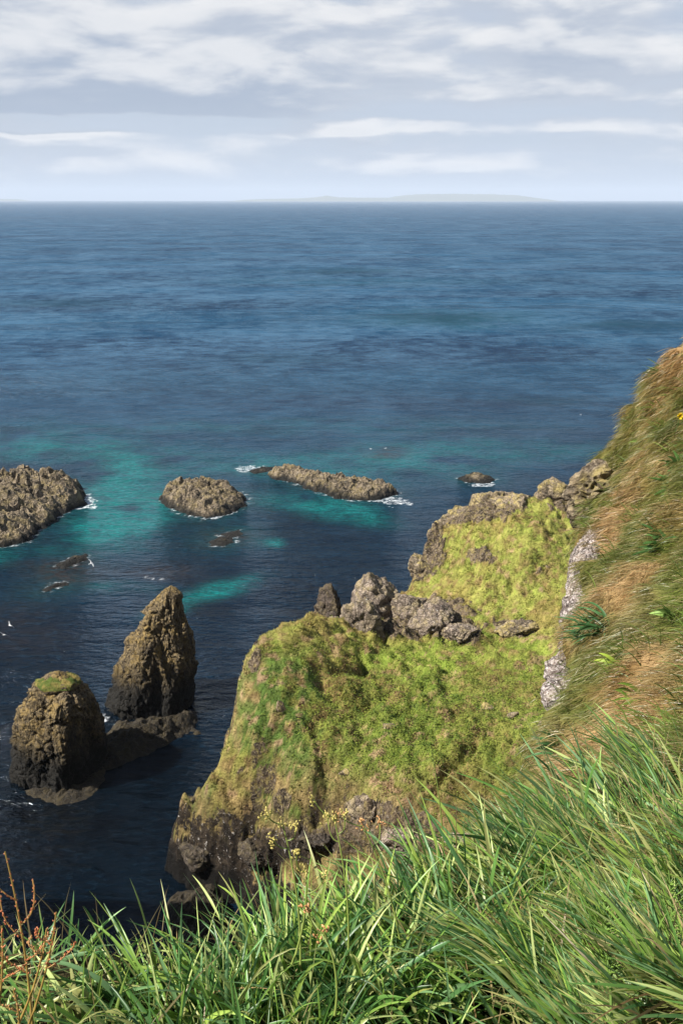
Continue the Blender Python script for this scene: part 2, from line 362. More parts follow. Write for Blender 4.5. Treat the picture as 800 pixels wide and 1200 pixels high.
def turf_color(px, py, X, Y, rk, Z=0.0):
    n1 = fbm(p3(X, Y, Z, .18), 4, 101); n2 = fbm(p3(X, Y, Z, .7), 4, 102); n3 = fbm(p3(X, Y, Z, 2.4), 3, 103); n4 = fbm(p3(X, Y, Z+9, 1.1), 3, 104); n5 = fbm(p3(X, Y, Z, 1.5), 2, 105)
    lime = np.array([.245, .245, .06]); mid = np.array([.125, .17, .025]); deep = np.array([.035, .07, .014])
    och = np.array([.20, .145, .05]); brn = np.array([.115, .07, .03]); straw = np.array([.30, .225, .10])
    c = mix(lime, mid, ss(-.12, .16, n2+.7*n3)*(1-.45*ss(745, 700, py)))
    rear = ss(775, 735, py)
    brk = np.exp(-(((px-500)/165)**2+((py-850)/75)**2)*1.0)       # bracken hollow
    c = mix(c, mix(mid, deep, ss(-.1, .3, n3+.3*n2)), np.clip(brk*.75+.4*n1, 0, 1)*(1-rear))
    band = np.exp(-((py-772-.02*(px-500))/20)**2)*ss(395, 430, px)*ss(690, 640, px)
    c = mix(c, [.175, .235, .035], band*.85)
    lft = ss(460, 330, px+.25*(py-850))*ss(740, 800, py)
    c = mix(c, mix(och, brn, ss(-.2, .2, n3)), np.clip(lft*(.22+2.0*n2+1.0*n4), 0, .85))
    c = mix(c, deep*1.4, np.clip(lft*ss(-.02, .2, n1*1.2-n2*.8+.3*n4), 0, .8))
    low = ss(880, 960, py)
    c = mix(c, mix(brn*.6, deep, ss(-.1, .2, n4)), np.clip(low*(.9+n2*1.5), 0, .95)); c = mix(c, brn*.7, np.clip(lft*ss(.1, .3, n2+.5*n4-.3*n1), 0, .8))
    rim = ss(-3.0, -.3, sd_poly(X, Y, POLY)) if X.size else 0
    c = mix(c, straw*.95, np.clip(rim*(.45+1.3*n2), 0, .75))
    c = mix(c, straw, ss(.14, .30, n4+.6*n3)*.6); c = mix(c, [.30, .19, .12], ss(.24, .32, fbm(p3(X, Y, Z+4, .85), 3, 106))*.7)
    c = mix(c, och*1.05, ss(-.05, .25, n1+.5*n2+.3*n4)*.6*rear); c = mix(c, brn, ss(.12, .3, n4-.5*n1)*.5)
    c = mix(c, och*.9, ss(-.05, .25, -n1+.4*n3)*.35*(1-rear))
    return 1.25*c*(1+.6*n3+.4*n5)[..., None]
gx = np.concatenate([np.arange(-22, 24, .16), np.arange(24, 62, .5)]); gy = np.concatenate([np.arange(22, 50, .3), np.arange(50, 66, .12), np.arange(66, 112, .2)])
GX, GY = np.meshgrid(gx, gy, indexing='ij')
GX = GX+.05*perlin(p3(GX, GY, 3, 2.7)); HZ, HOUT, _ = headland(GX, GY)
# rocky spots stand proud of the turf
P_ = np.stack([GX, GY, HZ], -1); HPX, HPY = to_px(P_)
RK = rocky(HPX, HPY, GX, GY, HOUT, HZ)
w1, w2, wi = worley(p3(GX, GY, HZ, .75)+.3*fbm(p3(GX, GY, 0, 1.), 2)[..., None], 12)
rz = (.55-w1)*.9+.35*fbm(p3(GX, GY, 0, 2.4), 4, 13, ridged=True)
HZ = HZ+RK*rz*.8*(HZ > -2)
HZ = np.where(HZ < -.5, HZ, HZ)
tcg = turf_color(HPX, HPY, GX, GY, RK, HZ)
rn = fbm(p3(GX, GY, HZ, 1.3), 5, 201); rn2 = fbm(p3(GX, GY, HZ, 4.0), 3, 202)
rc = mix([.05, .04, .032], [.30, .25, .19], ss(-.25, .3, rn+.6*rn2)); rc = mix(rc, [.33, .27, .10], ss(.05, .3, rn2+.2*rn)*.5)
rc = mix(rc, [.6, .58, .53], ss(.30, .36, fbm(p3(GX, GY, HZ, 2.6), 4, 203))*.8)
darkz = ss(905, 985, HPY); rc = mix(rc, rc*.35, darkz)
tide = ss(3.6, 1.2, HZ+1.5*rn); rc = mix(rc, [.012, .011, .009], tide)
spl = (fbm(p3(GX, GY, HZ, 3.2), 3, 205) > .33)[..., None]*darkz[..., None]*(HZ > 1.5)[..., None]
rc = np.where(spl, np.array([.6, .58, .55]), rc)
hc = tcg
keep = (HZ[:-1, :-1] > -2.9) | (HZ[1:, 1:] > -2.9) | (HZ[1:, :-1] > -2.9) | (HZ[:-1, 1:] > -2.9)
F = grid_faces(len(gx), len(gy)).reshape(len(gx)-1, len(gy)-1, 4)[keep]
used, inv = np.unique(F, return_inverse=True)
VV = np.stack([GX, GY, HZ], -1).reshape(-1, 3)[used]
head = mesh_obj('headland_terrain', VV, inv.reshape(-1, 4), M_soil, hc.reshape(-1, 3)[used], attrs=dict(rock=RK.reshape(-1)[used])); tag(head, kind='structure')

# ------------------------------------------------------------------ tufts on the headland
def tri_blades(P, dirs, L, W, col, tipmul=1.25):
    """one tapered triangle-ish blade (quad with thin tip) per row"""
    side = np.cross(dirs, rng.normal(size=P.shape)); side /= np.linalg.norm(side, axis=1)[:, None]+1e-9
    a = P-side*W[:, None]/2; b = P+side*W[:, None]/2
    tip = P+dirs*L[:, None]; c = tip+side*W[:, None]*.12; d = tip-side*W[:, None]*.12
    V = np.stack([a, b, c, d], 1).reshape(-1, 3); n = len(P)
    F_ = (np.arange(n)[:, None]*4+np.arange(4)[None]).astype(np.int32)
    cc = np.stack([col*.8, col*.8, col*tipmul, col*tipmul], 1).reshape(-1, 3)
    return V, F_, cc
def h_sample(x, y):
    i = np.clip(np.interp(x, gx, np.arange(len(gx))), 0, len(gx)-1.01); j = np.clip(np.interp(y, gy, np.arange(len(gy))), 0, len(gy)-1.01)
    I, J = i.astype(int), j.astype(int); fi, fj = i-I, j-J
    def s(A): return (A[I, J]*(1-fi)*(1-fj)+A[I+1, J]*fi*(1-fj)+A[I, J+1]*(1-fi)*fj+A[I+1, J+1]*fi*fj)
    return s(HZ), s(RK)
n = 165000
x = rng.uniform(-18, 40, n); y = rng.uniform(48, 104, n)
z, rk = h_sample(x, y); px, py = to_px(np.stack([x, y, z], -1))
hx, _ = h_sample(x+.25, y); hy, _ = h_sample(x, y+.25); stp = np.hypot(hx-z, hy-z)/.25
k = (rk < .45) & (stp < 2.5+1.6*fbm(p3(x, y, z, .9), 3, 333)) & (z > 3.4+3*fbm(p3(x, y, z, .45), 3, 334)) & (sd_poly(x, y, POLY) < .6) & (px < 820) & (py < 1060)
x, y, z = x[k], y[k], z[k]; px, py = px[k], py[k]
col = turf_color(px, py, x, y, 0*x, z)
nb = 4
X = np.repeat(x, nb)+rng.normal(0, .07, len(x)*nb); Y = np.repeat(y, nb)+rng.normal(0, .07, len(x)*nb); Z = np.repeat(z, nb)-.05
D = rng.normal(size=(len(X), 3))*.4+np.array([.1, -.05, 1.0]); D /= np.linalg.norm(D, axis=1)[:, None]
cl = np.repeat(col*rng.uniform(.85, 1.2, (len(x), 1)), nb, 0)*rng.uniform(.9, 1.12, (len(X), 1))
sz = np.repeat(rng.uniform(.08, .22, len(x))*(1+.9*np.clip(fbm(p3(x, y, 0, .5), 2, 55), -.3, .6)), nb)
V, F_, cc = tri_blades(np.stack([X, Y, Z], -1), D, sz, sz*.28, cl)
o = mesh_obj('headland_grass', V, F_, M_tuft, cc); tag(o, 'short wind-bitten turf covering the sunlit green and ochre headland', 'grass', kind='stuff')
# bracken leaves in the hollow
n = 60000
x = rng.uniform(-6, 22, n); y = rng.uniform(54, 82, n); z, rk = h_sample(x, y); px, py = to_px(np.stack([x, y, z], -1))
dens = np.exp(-(((px-500)/165)**2+((py-845)/62)**2)*1.2)+.5*fbm(p3(x, y, 0, .5), 3, 66)
k = (rng.random(n) < dens*1.3) & (rk < .3) & (px < 700)
x, y, z = x[k], y[k], z[k]
P0 = np.stack([x, y, z+rng.uniform(.02, .32, len(x))], -1)
a = rng.uniform(0, 6.28, len(x)); D = np.stack([np.cos(a), np.sin(a), rng.uniform(-.3, .5, len(x))], -1)
S = np.stack([-np.sin(a), np.cos(a), rng.uniform(-.4, .4, len(x))], -1); L = rng.uniform(.08, .16, len(x))[:, None]
V = np.stack([P0-D*L*.5, P0+S*L*.3, P0+D*L*.5, P0-S*L*.3], 1).reshape(-1, 3)
cl = mix([.07, .125, .015], [.24, .29, .04], ss(-.25, .25, fbm(p3(x, y, z, 1.3), 3, 67)+rng.normal(0, .12, len(x))))*rng.uniform(.75, 1.2, (len(x), 1))
o = mesh_obj('bracken_undergrowth', V, np.arange(len(x)*4).reshape(-1, 4), M_tuft, np.repeat(cl, 4, 0)); tag(o, 'low leafy bright green bracken filling the hollow of the headland', 'undergrowth', kind='stuff')

# ------------------------------------------------------------------ rocks
def unit_grid(nu, nv):
    th = np.linspace(0, 2*np.pi, nu, endpoint=False); ph = np.linspace(0.0, np.pi, nv)
    TH, PH = np.meshgrid(th, ph, indexing='ij')
    return np.stack([np.cos(TH)*np.sin(PH), np.sin(TH)*np.sin(PH), np.cos(PH)], -1)
def boulder(center, size, seed, mat, tilt=(0, 0, 0), nplanes=10, rough=.10, res=(110, 64), sharp=1.0):
    r_ = np.random.default_rng(seed); N_ = unit_grid(*res)
    pl = r_.normal(size=(nplanes, 3)); pl /= np.linalg.norm(pl, axis=1)[:, None]; dd = r_.uniform(.55, 1.0, nplanes)
    q = np.einsum('ijk,lk->ijl', N_, pl); rad = np.where(q > .05, dd/np.maximum(q, .05), 9).min(-1); rad = np.minimum(rad, 1.25)
    P = N_*rad[..., None]*np.asarray(size)
    from mathutils import Euler
    M = np.array(Euler([R(t) for t in tilt]).to_matrix()); P = P@M.T
    s = float(np.mean(size)); W = P+seed*7.3
    dsp = .9*fbm(W*(1.3/s), 5, seed, ridged=True)+.5*fbm(W*(4.5/s), 4, seed+3)
    w1, w2, _ = worley(W*(2.0/s), seed); dsp = dsp+1.2*(np.minimum(w2-w1, .25)-.25)
    nd = (N_*1.0)@M.T
    P = P+nd*(dsp*rough*s)[..., None]
    return P+np.asarray(center), grid_faces(res[0], res[1], True)
def add_boulder(name, px, py, z, size, seed, mat, label, cat='rock', group=None, tilt=(0, 0, 0), rough=.24, y=None, sink=.3):
    c = at_z(px, py, z) if y is None else at_y(px, py, y)
    P, F_ = boulder(c, size, seed, mat, tilt, rough=rough)
    base_ = np.array([c[0], c[1], P[..., 2].min()])
    return tag(mesh_obj(name, P, F_, mat, loc=base_), label, cat, group)
G1 = 'boulders along the saddle of the headland'
bl = [ # px, py, z, size, seed, tilt, label
 (384,716,13.3,(1.5,1.2,2.2),11,(0,26,0),'dark slab-sided boulder leaning over the water, first of the saddle'),
 (423,733,14.0,(1.9,1.6,2.4),12,(0,8,20),'grey-brown rounded boulder between the dark leaning one and the tallest one'),
 (449,708,14.2,(2.1,1.8,2.6),13,(0,-14,0),'tallest grey boulder of the saddle, standing against the dark water'),
 (393,733,13.7,(.75,.7,.7),14,(0,0,0),'small pale stone wedged at the foot of the dark leaning boulder'),
 (478,716,14.0,(2.2,1.7,1.9),15,(0,-20,0),'speckled boulder touching the tallest one on its landward side'),
 (505,728,13.9,(1.9,1.5,1.5),16,(0,-25,10),'low broken boulder with pale flecks half way along the saddle'),
 (538,743,13.6,(1.4,1.1,.8),17,(0,-15,0),'flat overhanging boulder with a dark hollow beneath, last of the saddle'),
 (430,752,13.4,(1.0,.8,.8),18,(0,0,30),'small dark stone lying in the grass below the saddle boulders')]
for px, py, z, s, sd_, tl, lb in bl: add_boulder('boulder', px, py, z, s, sd_, M_lean if sd_ == 11 else M_boulder, lb, group=G1, tilt=tl)
G2 = 'crags on the far ridge of the headland'
cl_ = [(650,579,20.8,(1.7,1.5,1.7),31,'pale lichen-topped boulder crowning the far ridge beside the steep bank'),
 (601,600,19.8,(2.3,1.5,1.3),32,'pale split crag lying in the turf just below the ridge crest'),
 (578,592,19.8,(1.8,1.5,1.7),33,'large ochre crag on the crest where the ridge meets the sea'),
 (548,606,18.6,(2.0,1.6,1.3),34,'low rounded crag on the shoulder seaward of the ochre crag'),
 (520,620,17.6,(1.6,1.5,1.5),35,'speckled crag on the seaward rim of the far ridge'),
 (672,594,20.0,(1.6,1.3,1.0),36,'dark crevice-cut crag tucked against the steep grassy bank'),
 (636,583,20.6,(.8,.7,.6),37,'small pale stone beside the boulder crowning the ridge'),
 (563,652,16.9,(1.3,1.0,.65),38,'dark flat outcrop set in the green slope below the ridge'),
 (606,737,14.0,(1.6,1.1,.55),39,'low speckled outcrop in the turf above the bright grass'),
 (492,665,14.6,(1.5,1.3,1.3),40,'weathered crag on the rim above the tallest saddle boulder')]
for px, py, z, s, sd_, lb in cl_: add_boulder('crag', px, py, z, s, sd_, M_crag, lb, group=G2)
GN = 'dark rocks on the shaded near face of the headland'
for px, py, z, s_, sd_, lb in [(432,948,9.0,(1.3,1.1,1.0),61,'dark craggy rock showing through the turf on the near face'),(372,985,6.0,(1.1,1.0,.9),62,'brown rounded rock low on the near face behind the clustered grass heads'),
  (475,985,8.2,(1.3,1.1,.7),63,'pale purple-grey rock slab lying at the foot of the hollow'),(300,1000,3.8,(1.2,1.1,1.0),64,'black rock with white splashes behind the first clustered grass head'),
  (232,1000,2.6,(1.2,1.1,1.1),65,'black rock at the lowest seaward corner of the headland'),(545,985,9.2,(1.2,1.0,.7),66,'small brown rock in the turf just above the long grass')]:
    add_boulder('rock', px, py, z, s_, sd_, M_dark if z < 7 else M_boulder, lb, group=GN)
G3 = 'half buried stones in the headland turf'
for i, (px, py, lb) in enumerate([(569,829,'pale half buried stone in the bracken hollow, lower of two'),(600,838,'pale stone beside its twin near the foot of the steep bank'),
    (455,852,'small bare stone showing in the middle of the bracken hollow'),(640,850,'pinkish stone in the turf close to the dry grass of the bank'),(405,905,'brown stone on the shaded side of the hollow')]):
    # find the ground there
    zz = 12.5
    for _ in range(12):
        c = at_z(px, py, zz); h_, _r = h_sample(np.array([c[0]]), np.array([c[1]])); zz = .5*zz+.5*float(h_[0])
    P, F_ = boulder(at_z(px, py, zz), (.5, .4, .3), 50+i, M_crag, res=(40, 24)); tag(mesh_obj('stone', P, F_, M_crag, loc=at_z(px, py, zz)), lb, 'stone', G3)

# sea stacks: lofted from sections (image y, left px, right px) at a given distance
def stack(name, secs, Y0, depth, seed, mat, label, lean=0.0, dome=.06):
    secs = np.array(secs, float); nz_, nth = 200, 240
    L = at_y(secs[:, 1], secs[:, 0], Y0); Rr = at_y(secs[:, 2], secs[:, 0], Y0)
    zs = L[:, 2]; cx = (L[:, 0]+Rr[:, 0])/2; hw = (Rr[:, 0]-L[:, 0])/2
    o_ = np.argsort(zs); zs, cx, hw = zs[o_], cx[o_], hw[o_]
    t = np.linspace(0, 1, nz_); zt = zs[-1]
    Zg = -2+(zt+2)*np.sin(t*np.pi/2)**.9
    cxi = np.interp(Zg, zs, cx); hwi = np.interp(Zg, zs, hw)
    k = np.hanning(11); k /= k.sum()
    cxi = np.convolve(np.pad(cxi, 5, 'edge'), k, 'valid'); hwi = np.convolve(np.pad(hwi, 5, 'edge'), k, 'valid')
    hwi = np.maximum(hwi+.05, .3)*np.clip((zt-Zg)/(dome*zt), 0, 1)**.45
    th = np.linspace(0, 2*np.pi, nth, endpoint=False); TH, ZZ = np.meshgrid(th, Zg, indexing='ij')
    f = 1+.10*np.cos(3*TH+seed)+.06*np.cos(5*TH+2*seed)
    c_, s_ = np.cos(TH), np.sin(TH)
    X = cxi+hwi*c_*(1+.05*np.cos(4*TH)); Yc = Y0+(zt-ZZ)*lean
    Y = Yc+hwi*depth*s_*f
    P = np.stack([X, Y, ZZ], -1)
    W = P*np.array([1, 1, .42])
    w1, w2, _ = worley(W*.62, seed); a1, a2, _ = worley(W*1.7, seed+1)
    Q = np.stack([P[..., 0]*.9+.35*P[..., 2], P[..., 1]*.9, P[..., 2]*.38-.25*P[..., 0]], -1); Q = Q+.5*fbm(Q*.8, 2, seed+8)[..., None]
    w1, w2, wi = worley(Q*.8, seed); a1, a2, ai = worley(Q*2.1, seed+1); c1, c2, ci = worley(Q*4.6, seed+2)
    dsp = .8*fbm(Q*.45, 3, seed, ridged=True)+.9*(wi-.5)+.30*(np.minimum(w2-w1, .12)/.12-1)+.42*(ai-.5)+.16*(np.minimum(a2-a1, .12)/.12-1)+.18*(ci-.5)+.30*fbm(Q*2.2, 4, seed+5, ridged=True)-.50
    dsp = .62*dsp
    dsp *= np.clip(hwi/1.6, .12, 1)
    P = P+np.stack([c_, s_, .25+0*c_], -1)*dsp[..., None]
    return tag(mesh_obj(name, P, grid_faces(nth, nz_, True), mat, loc=(float(cx[0]), Y0, 0)), label, 'sea stack', 'sea stacks beside the headland'), Y0
M_stack2 = M_stack
s1, _ = stack('sea_stack', [(925,20,114),(905,17,116),(880,19,117),(850,23,116),(825,31,111),(807,39,102),(796,46,94),(790,52,86),(786,60,76)], 80, .95, 3, M_stack,
      'squat domed sea stack with a green grassy cap, nearer to the camera', dome=.22)
s2, _ = stack('sea_stack', [(878,128,222),(850,128,222),(820,130,227),(790,137,225),(760,150,222),(730,165,217),(712,178,214),(700,188,212),(690,193,208),(686,197,204)], 93, .95, 8, M_stack,
      'taller pointed sea stack with a sunlit golden flank and dark foot')
# grassy cap of the squat stack
cN = unit_grid(60, 30); cc0 = at_y(67, 799, 80); P = cN*np.array([1.95, 1.75, .75])+cc0+np.array([.1, 0, -.2])
P = P+cN*(.5*fbm(P*.9, 3, 5)+.2*fbm(P*4, 3, 6))[..., None]
capc = mix([.07, .10, .02], [.24, .19, .06], ss(-.2, .3, fbm(P*1.5, 3, 9)))
o = mesh_obj('grass_cap', P, grid_faces(60, 30, True), M_soil, capc); o.parent = s1; o.matrix_parent_inverse = s1.matrix_basis.inverted()

# reefs: height fields from waterline outlines
def reef(name, outline, hmax, seed, mat, label, cell=.3, group=None, rise=3.0, cat='reef', tilt=(0, 0)):
    o_ = np.array(outline, float); PP = at_z(o_[:, 0], o_[:, 1], 0.0)[:, :2]
    x0, y0 = PP.min(0)-2; x1, y1 = PP.max(0)+2
    X, Y = np.meshgrid(np.arange(x0, x1, cell), np.arange(y0, y1, cell), indexing='ij')
    d = -sd_poly(X, Y, PP)+(2.3*fbm(p3(X, Y, 0, .2), 3, seed)+.9*fbm(p3(X, Y, 0, .8), 4, seed+1))*min(1, .4+hmax*.3)
    w1, w2, wi = worley(p3(X, Y, 0, .42)+.5*fbm(p3(X, Y, 0, .5), 2, seed)[..., None], seed); a1, a2, ai = worley(p3(X, Y, 0, 1.2), seed+2)
    prof = hmax*(1-np.exp(-np.maximum(d, 0)/rise))*(1+tilt[0]*(X-X.mean())/(x1-x0)+tilt[1]*(Y-Y.mean())/(y1-y0))
    z = prof*(.72+.6*(wi-.5)+.5*fbm(p3(X, Y, 0, .16), 3, seed+5)+.45*fbm(np.stack([X*.30+Y*.12, Y*.55-X*.1, 0*X], -1), 4, seed+8, ridged=True))+np.clip(d, 0, 1)*(.5*(np.minimum(w2-w1, .2)-.12)+.3*(ai-.5)*min(1, hmax)+.55*fbm(np.stack([X*.5+Y*.3, Y*.9-X*.35, 0*X], -1), 5, seed+6, ridged=True)*min(1, hmax*.7))
    z = np.where(d < 0, np.maximum(d*1.5, -1.2), np.maximum(z, .02))
    c = PP.mean(0); V = np.stack([X, Y, z], -1)
    F_ = grid_faces(*X.shape); zf = z.reshape(-1)[F_].max(1); F_ = F_[zf > -1.15]
    u_, inv_ = np.unique(F_, return_inverse=True)
    return tag(mesh_obj(name, V.reshape(-1, 3)[u_], inv_.reshape(-1, 4), mat, smooth=False, loc=(c[0], c[1], 0)), label, cat, group), PP
REEFS = []
def rf(*a, **k): o_, PP = reef(*a, **k); REEFS.append(PP); return o_
rf('reef', [(-90,582),(0,567),(50,563),(85,564),(98,577),(102,592),(80,599),(62,610),(42,622),(30,636),(0,641),(-90,665)], 3.7, 4, M_reef, 'broad craggy grey-brown reef beside turquoise water, with a mossy hollow', .28, 'reefs off the headland')
rf('reef', [(187,583),(200,571),(225,567),(260,573),(283,577),(291,584),(280,597),(255,607),(235,609),(205,599),(189,591)], 2.5, 7, M_reef, 'rounded craggy reef standing alone, dark on top and pale along its waterline', .24, 'reefs off the headland', rise=2.2)
rf('reef', [(318,556),(345,552),(380,561),(420,567),(455,573),(469,579),(445,586),(410,586),(375,578),(345,568),(322,561)], 1.8, 9, M_reef, 'long narrow slanting reef with a strip of white surf at its tip', .24, 'reefs off the headland', rise=1.5)
rf('skerry', [(535,561),(552,556),(572,558),(581,562),(572,566),(550,566)], .9, 14, M_reef, 'small low skerry far out beyond the long slanting reef', .24, 'low skerries', rise=1.2)
rf('skerry', [(246,634),(258,628),(272,630),(277,636),(262,640),(248,639)], .55, 15, M_reef, 'wave-washed skerry just below the rounded reef', .2, 'low skerries', rise=1.2)
rf('skerry', [(262,626),(280,621),(284,626),(270,630)], .25, 16, M_reef, 'sliver of rock behind the wave-washed skerry', .2, 'low skerries', rise=1.0)
rf('skerry', [(66,663),(85,653),(100,650),(103,656),(88,662),(72,667)], .6, 17, M_reef, 'brown skerry breaking the surface between broad reef and the stacks', .2, 'low skerries', rise=1.2)
rf('skerry', [(50,691),(64,683),(80,681),(82,686),(66,690),(54,694)], .5, 18, M_reef, 'smallest brown skerry, nearest to the two sea stacks', .2, 'low skerries', rise=1.2)
rf('skerry', [(293,552),(306,547),(322,548),(316,553),(300,555)], .35, 19, M_reef, 'dark wet skerry at the seaward end of the long reef', .2, 'low skerries', rise=1.2)
M_wet = rock_mat('wet_rock', [(.012, .010, .008), (.035, .028, .018), (.05, .04, .022)], .3, (.06, .045, .015), (-9, -8), .06, 1.0)
rf('rock_ledge', [(112,866),(135,850),(185,850),(222,842),(236,822),(226,855),(198,876),(160,888),(128,900),(110,888)], 2.3, 22, M_wet, 'black wet ledge at the foot of the pointed stack', .22, 'wet ledges at the waterline', cat='ledge')
rf('rock_ledge', [(16,926),(40,920),(95,920),(118,900),(122,912),(108,934),(70,942),(34,940)], .7, 23, M_wet, 'black wet ledge around the foot of the squat domed stack', .22, 'wet ledges at the waterline', cat='ledge', rise=1.6)
rf('rock_ledge', [(195,1075),(215,1050),(240,1045),(275,1062),(300,1120),(260,1135),(215,1110)], 1.6, 24, M_wet, 'black boulder-strewn ledge in the shaded cove below the headland', .22, 'wet ledges at the waterline', cat='ledge', rise=1.6)

# ------------------------------------------------------------------ sea
def sea_attrs(X, Y):
    P = np.stack([X, Y, 0*X], -1); px, py = to_px(P)
    wx = 26*fbm(p3(X, Y, 0, .045), 4, 301); wy = 9*fbm(p3(X, Y, 4, .05), 4, 302)
    qx, qy = px+wx, py+wy; n = fbm(p3(X, Y, 0, .09), 4, 303)
    def e(cx, cy, rx, ry, k=1., rot=0.):
        c, s = math.cos(R(rot)), math.sin(R(rot)); a, b = qx-cx, qy-cy
        return k*np.exp(-(((a*c+b*s)/rx)**2+((-a*s+b*c)/ry)**2)**1.4)
    sh = e(150, 590, 50, 46, 1.15, 12)+e(120, 620, 40, 18, .8)+e(160, 537, 260, 15, .42, 3)+e(40, 517, 150, 12, .36)+e(395, 598, 62, 13, .85, 10)+e(260, 690, 46, 10, .95, -14)+e(205, 715, 30, 9, .5, -20)+e(310, 637, 14, 6, .85)+e(0, 652, 24, 12, .5)+e(150, 690, 50, 8, .25)+e(430, 545, 130, 20, .42)+e(560, 530, 160, 16, .36)+e(340, 585, 50, 12, .4)+e(60, 645, 40, 6, .3)+e(300, 500, 300, 12, .2)
    sh = sh*np.clip(.85+1.9*n+.9*fbm(p3(X, Y, 6, .22), 4, 306), 0, 1.3)
    kelp_and_shade = e(60, 975, 90, 40, .9)+e(25, 1010, 60, 30, .5)+e(190, 668, 40, 10, .8)+e(460, 533, 30, 6, .9)+e(90, 672, 60, 14, .5)+e(30, 745, 60, 22, .35)+e(20, 715, 40, 14, .3)+e(265, 632, 28, 10, .6)+e(50, 660, 50, 8, .4)+e(330, 760, 60, 40, .2)  # cove blobs paint the cliff's shade; the others mark sunken weedy rocks
    deep = e(520, 372, 90, 9, .9)+e(740, 382, 90, 7, .9)+e(60, 355, 80, 6, .7)+e(400, 318, 80, 4, .8)+e(330, 420, 90, 7, .4)+e(640, 470, 60, 6, .5)
    teal = e(520, 374, 110, 12, .6)+e(420, 330, 200, 5, .3)
    dark = np.exp(-np.maximum(0, np.hypot((px-120)/230., (py-980)/190.)-.35)**2*3.0)  # cliff shadow over the cove, painted into the water colour
    foam = 0*X; rim = fbm(p3(X, Y, 0, .8), 4, 310)
    for i, PP in enumerate(REEFS[:9]):
        if i >= 10: continue
        k = (np.abs(X-PP[:, 0].mean()) < 40) & (np.abs(Y-PP[:, 1].mean()) < 40)
        d = sd_poly(X[k], Y[k], PP)
        side = np.clip(.35+(Y[k]-PP[:, 1].mean())*-.02+.02*(X[k]-PP[:, 0].mean())*.9, .05, 1)
        foam[k] += np.exp(-np.maximum(d-.25, 0)/.65)*ss(-.05, .28, rim[k]+.25*side)*(d > -2.0)*(.4+.6*side)
        sh[k] += .25*np.exp(-np.maximum(d, 0)/2.5); kelp_and_shade[k] += .55*np.exp(-np.maximum(d, 0)/2.2)*(.6+2*n[k])
    foam += ss(.42, .6, e(440, 585, 36, 6, 1.2, 12)+.9*rim)+ss(.5, .62, e(565, 568, 20, 3, 1.)+.9*rim)+ss(.5, .62, e(120, 843, 9, 4, 1.2)+.6*rim)+ss(.55, .7, e(295, 551, 24, 4, 1.)+.8*rim)*.8+ss(.55, .68, e(98, 590, 14, 10, .9)+.9*rim)+ss(.6, .7, e(185, 676, 20, 3, .9)+.9*rim)*.5
    return np.clip(sh, 0, 1), np.clip(kelp_and_shade, 0, 1), np.clip(foam, 0, 1), np.clip(deep, 0, 1), np.clip(teal, 0, 1), np.clip(dark, 0, 1)
def seg(a, b, s): return np.arange(a, b, s)
xs = np.concatenate([[-40000, -20000, -9000, -4000, -2000, -1200, -800, -560, -400, -300, -230, -180, -140], seg(-110, -70, 2), seg(-70, 80, .55), seg(80, 120, 2), [140, 180, 230, 300, 400, 560, 800, 1200, 2000, 4000, 9000, 20000, 40000]])
ys = np.concatenate([[-20000, -3000, -400, -60, 0], seg(20, 60, 2), seg(60, 210, .55), seg(210, 320, 1.5), seg(320, 700, 5), seg(700, 1500, 20), [1700, 2000, 2500, 3200, 4200, 6000, 9000, 14000, 20000, 30000, 42000]])
SX, SY = np.meshgrid(xs, ys, indexing='ij')
at = sea_attrs(SX, SY)
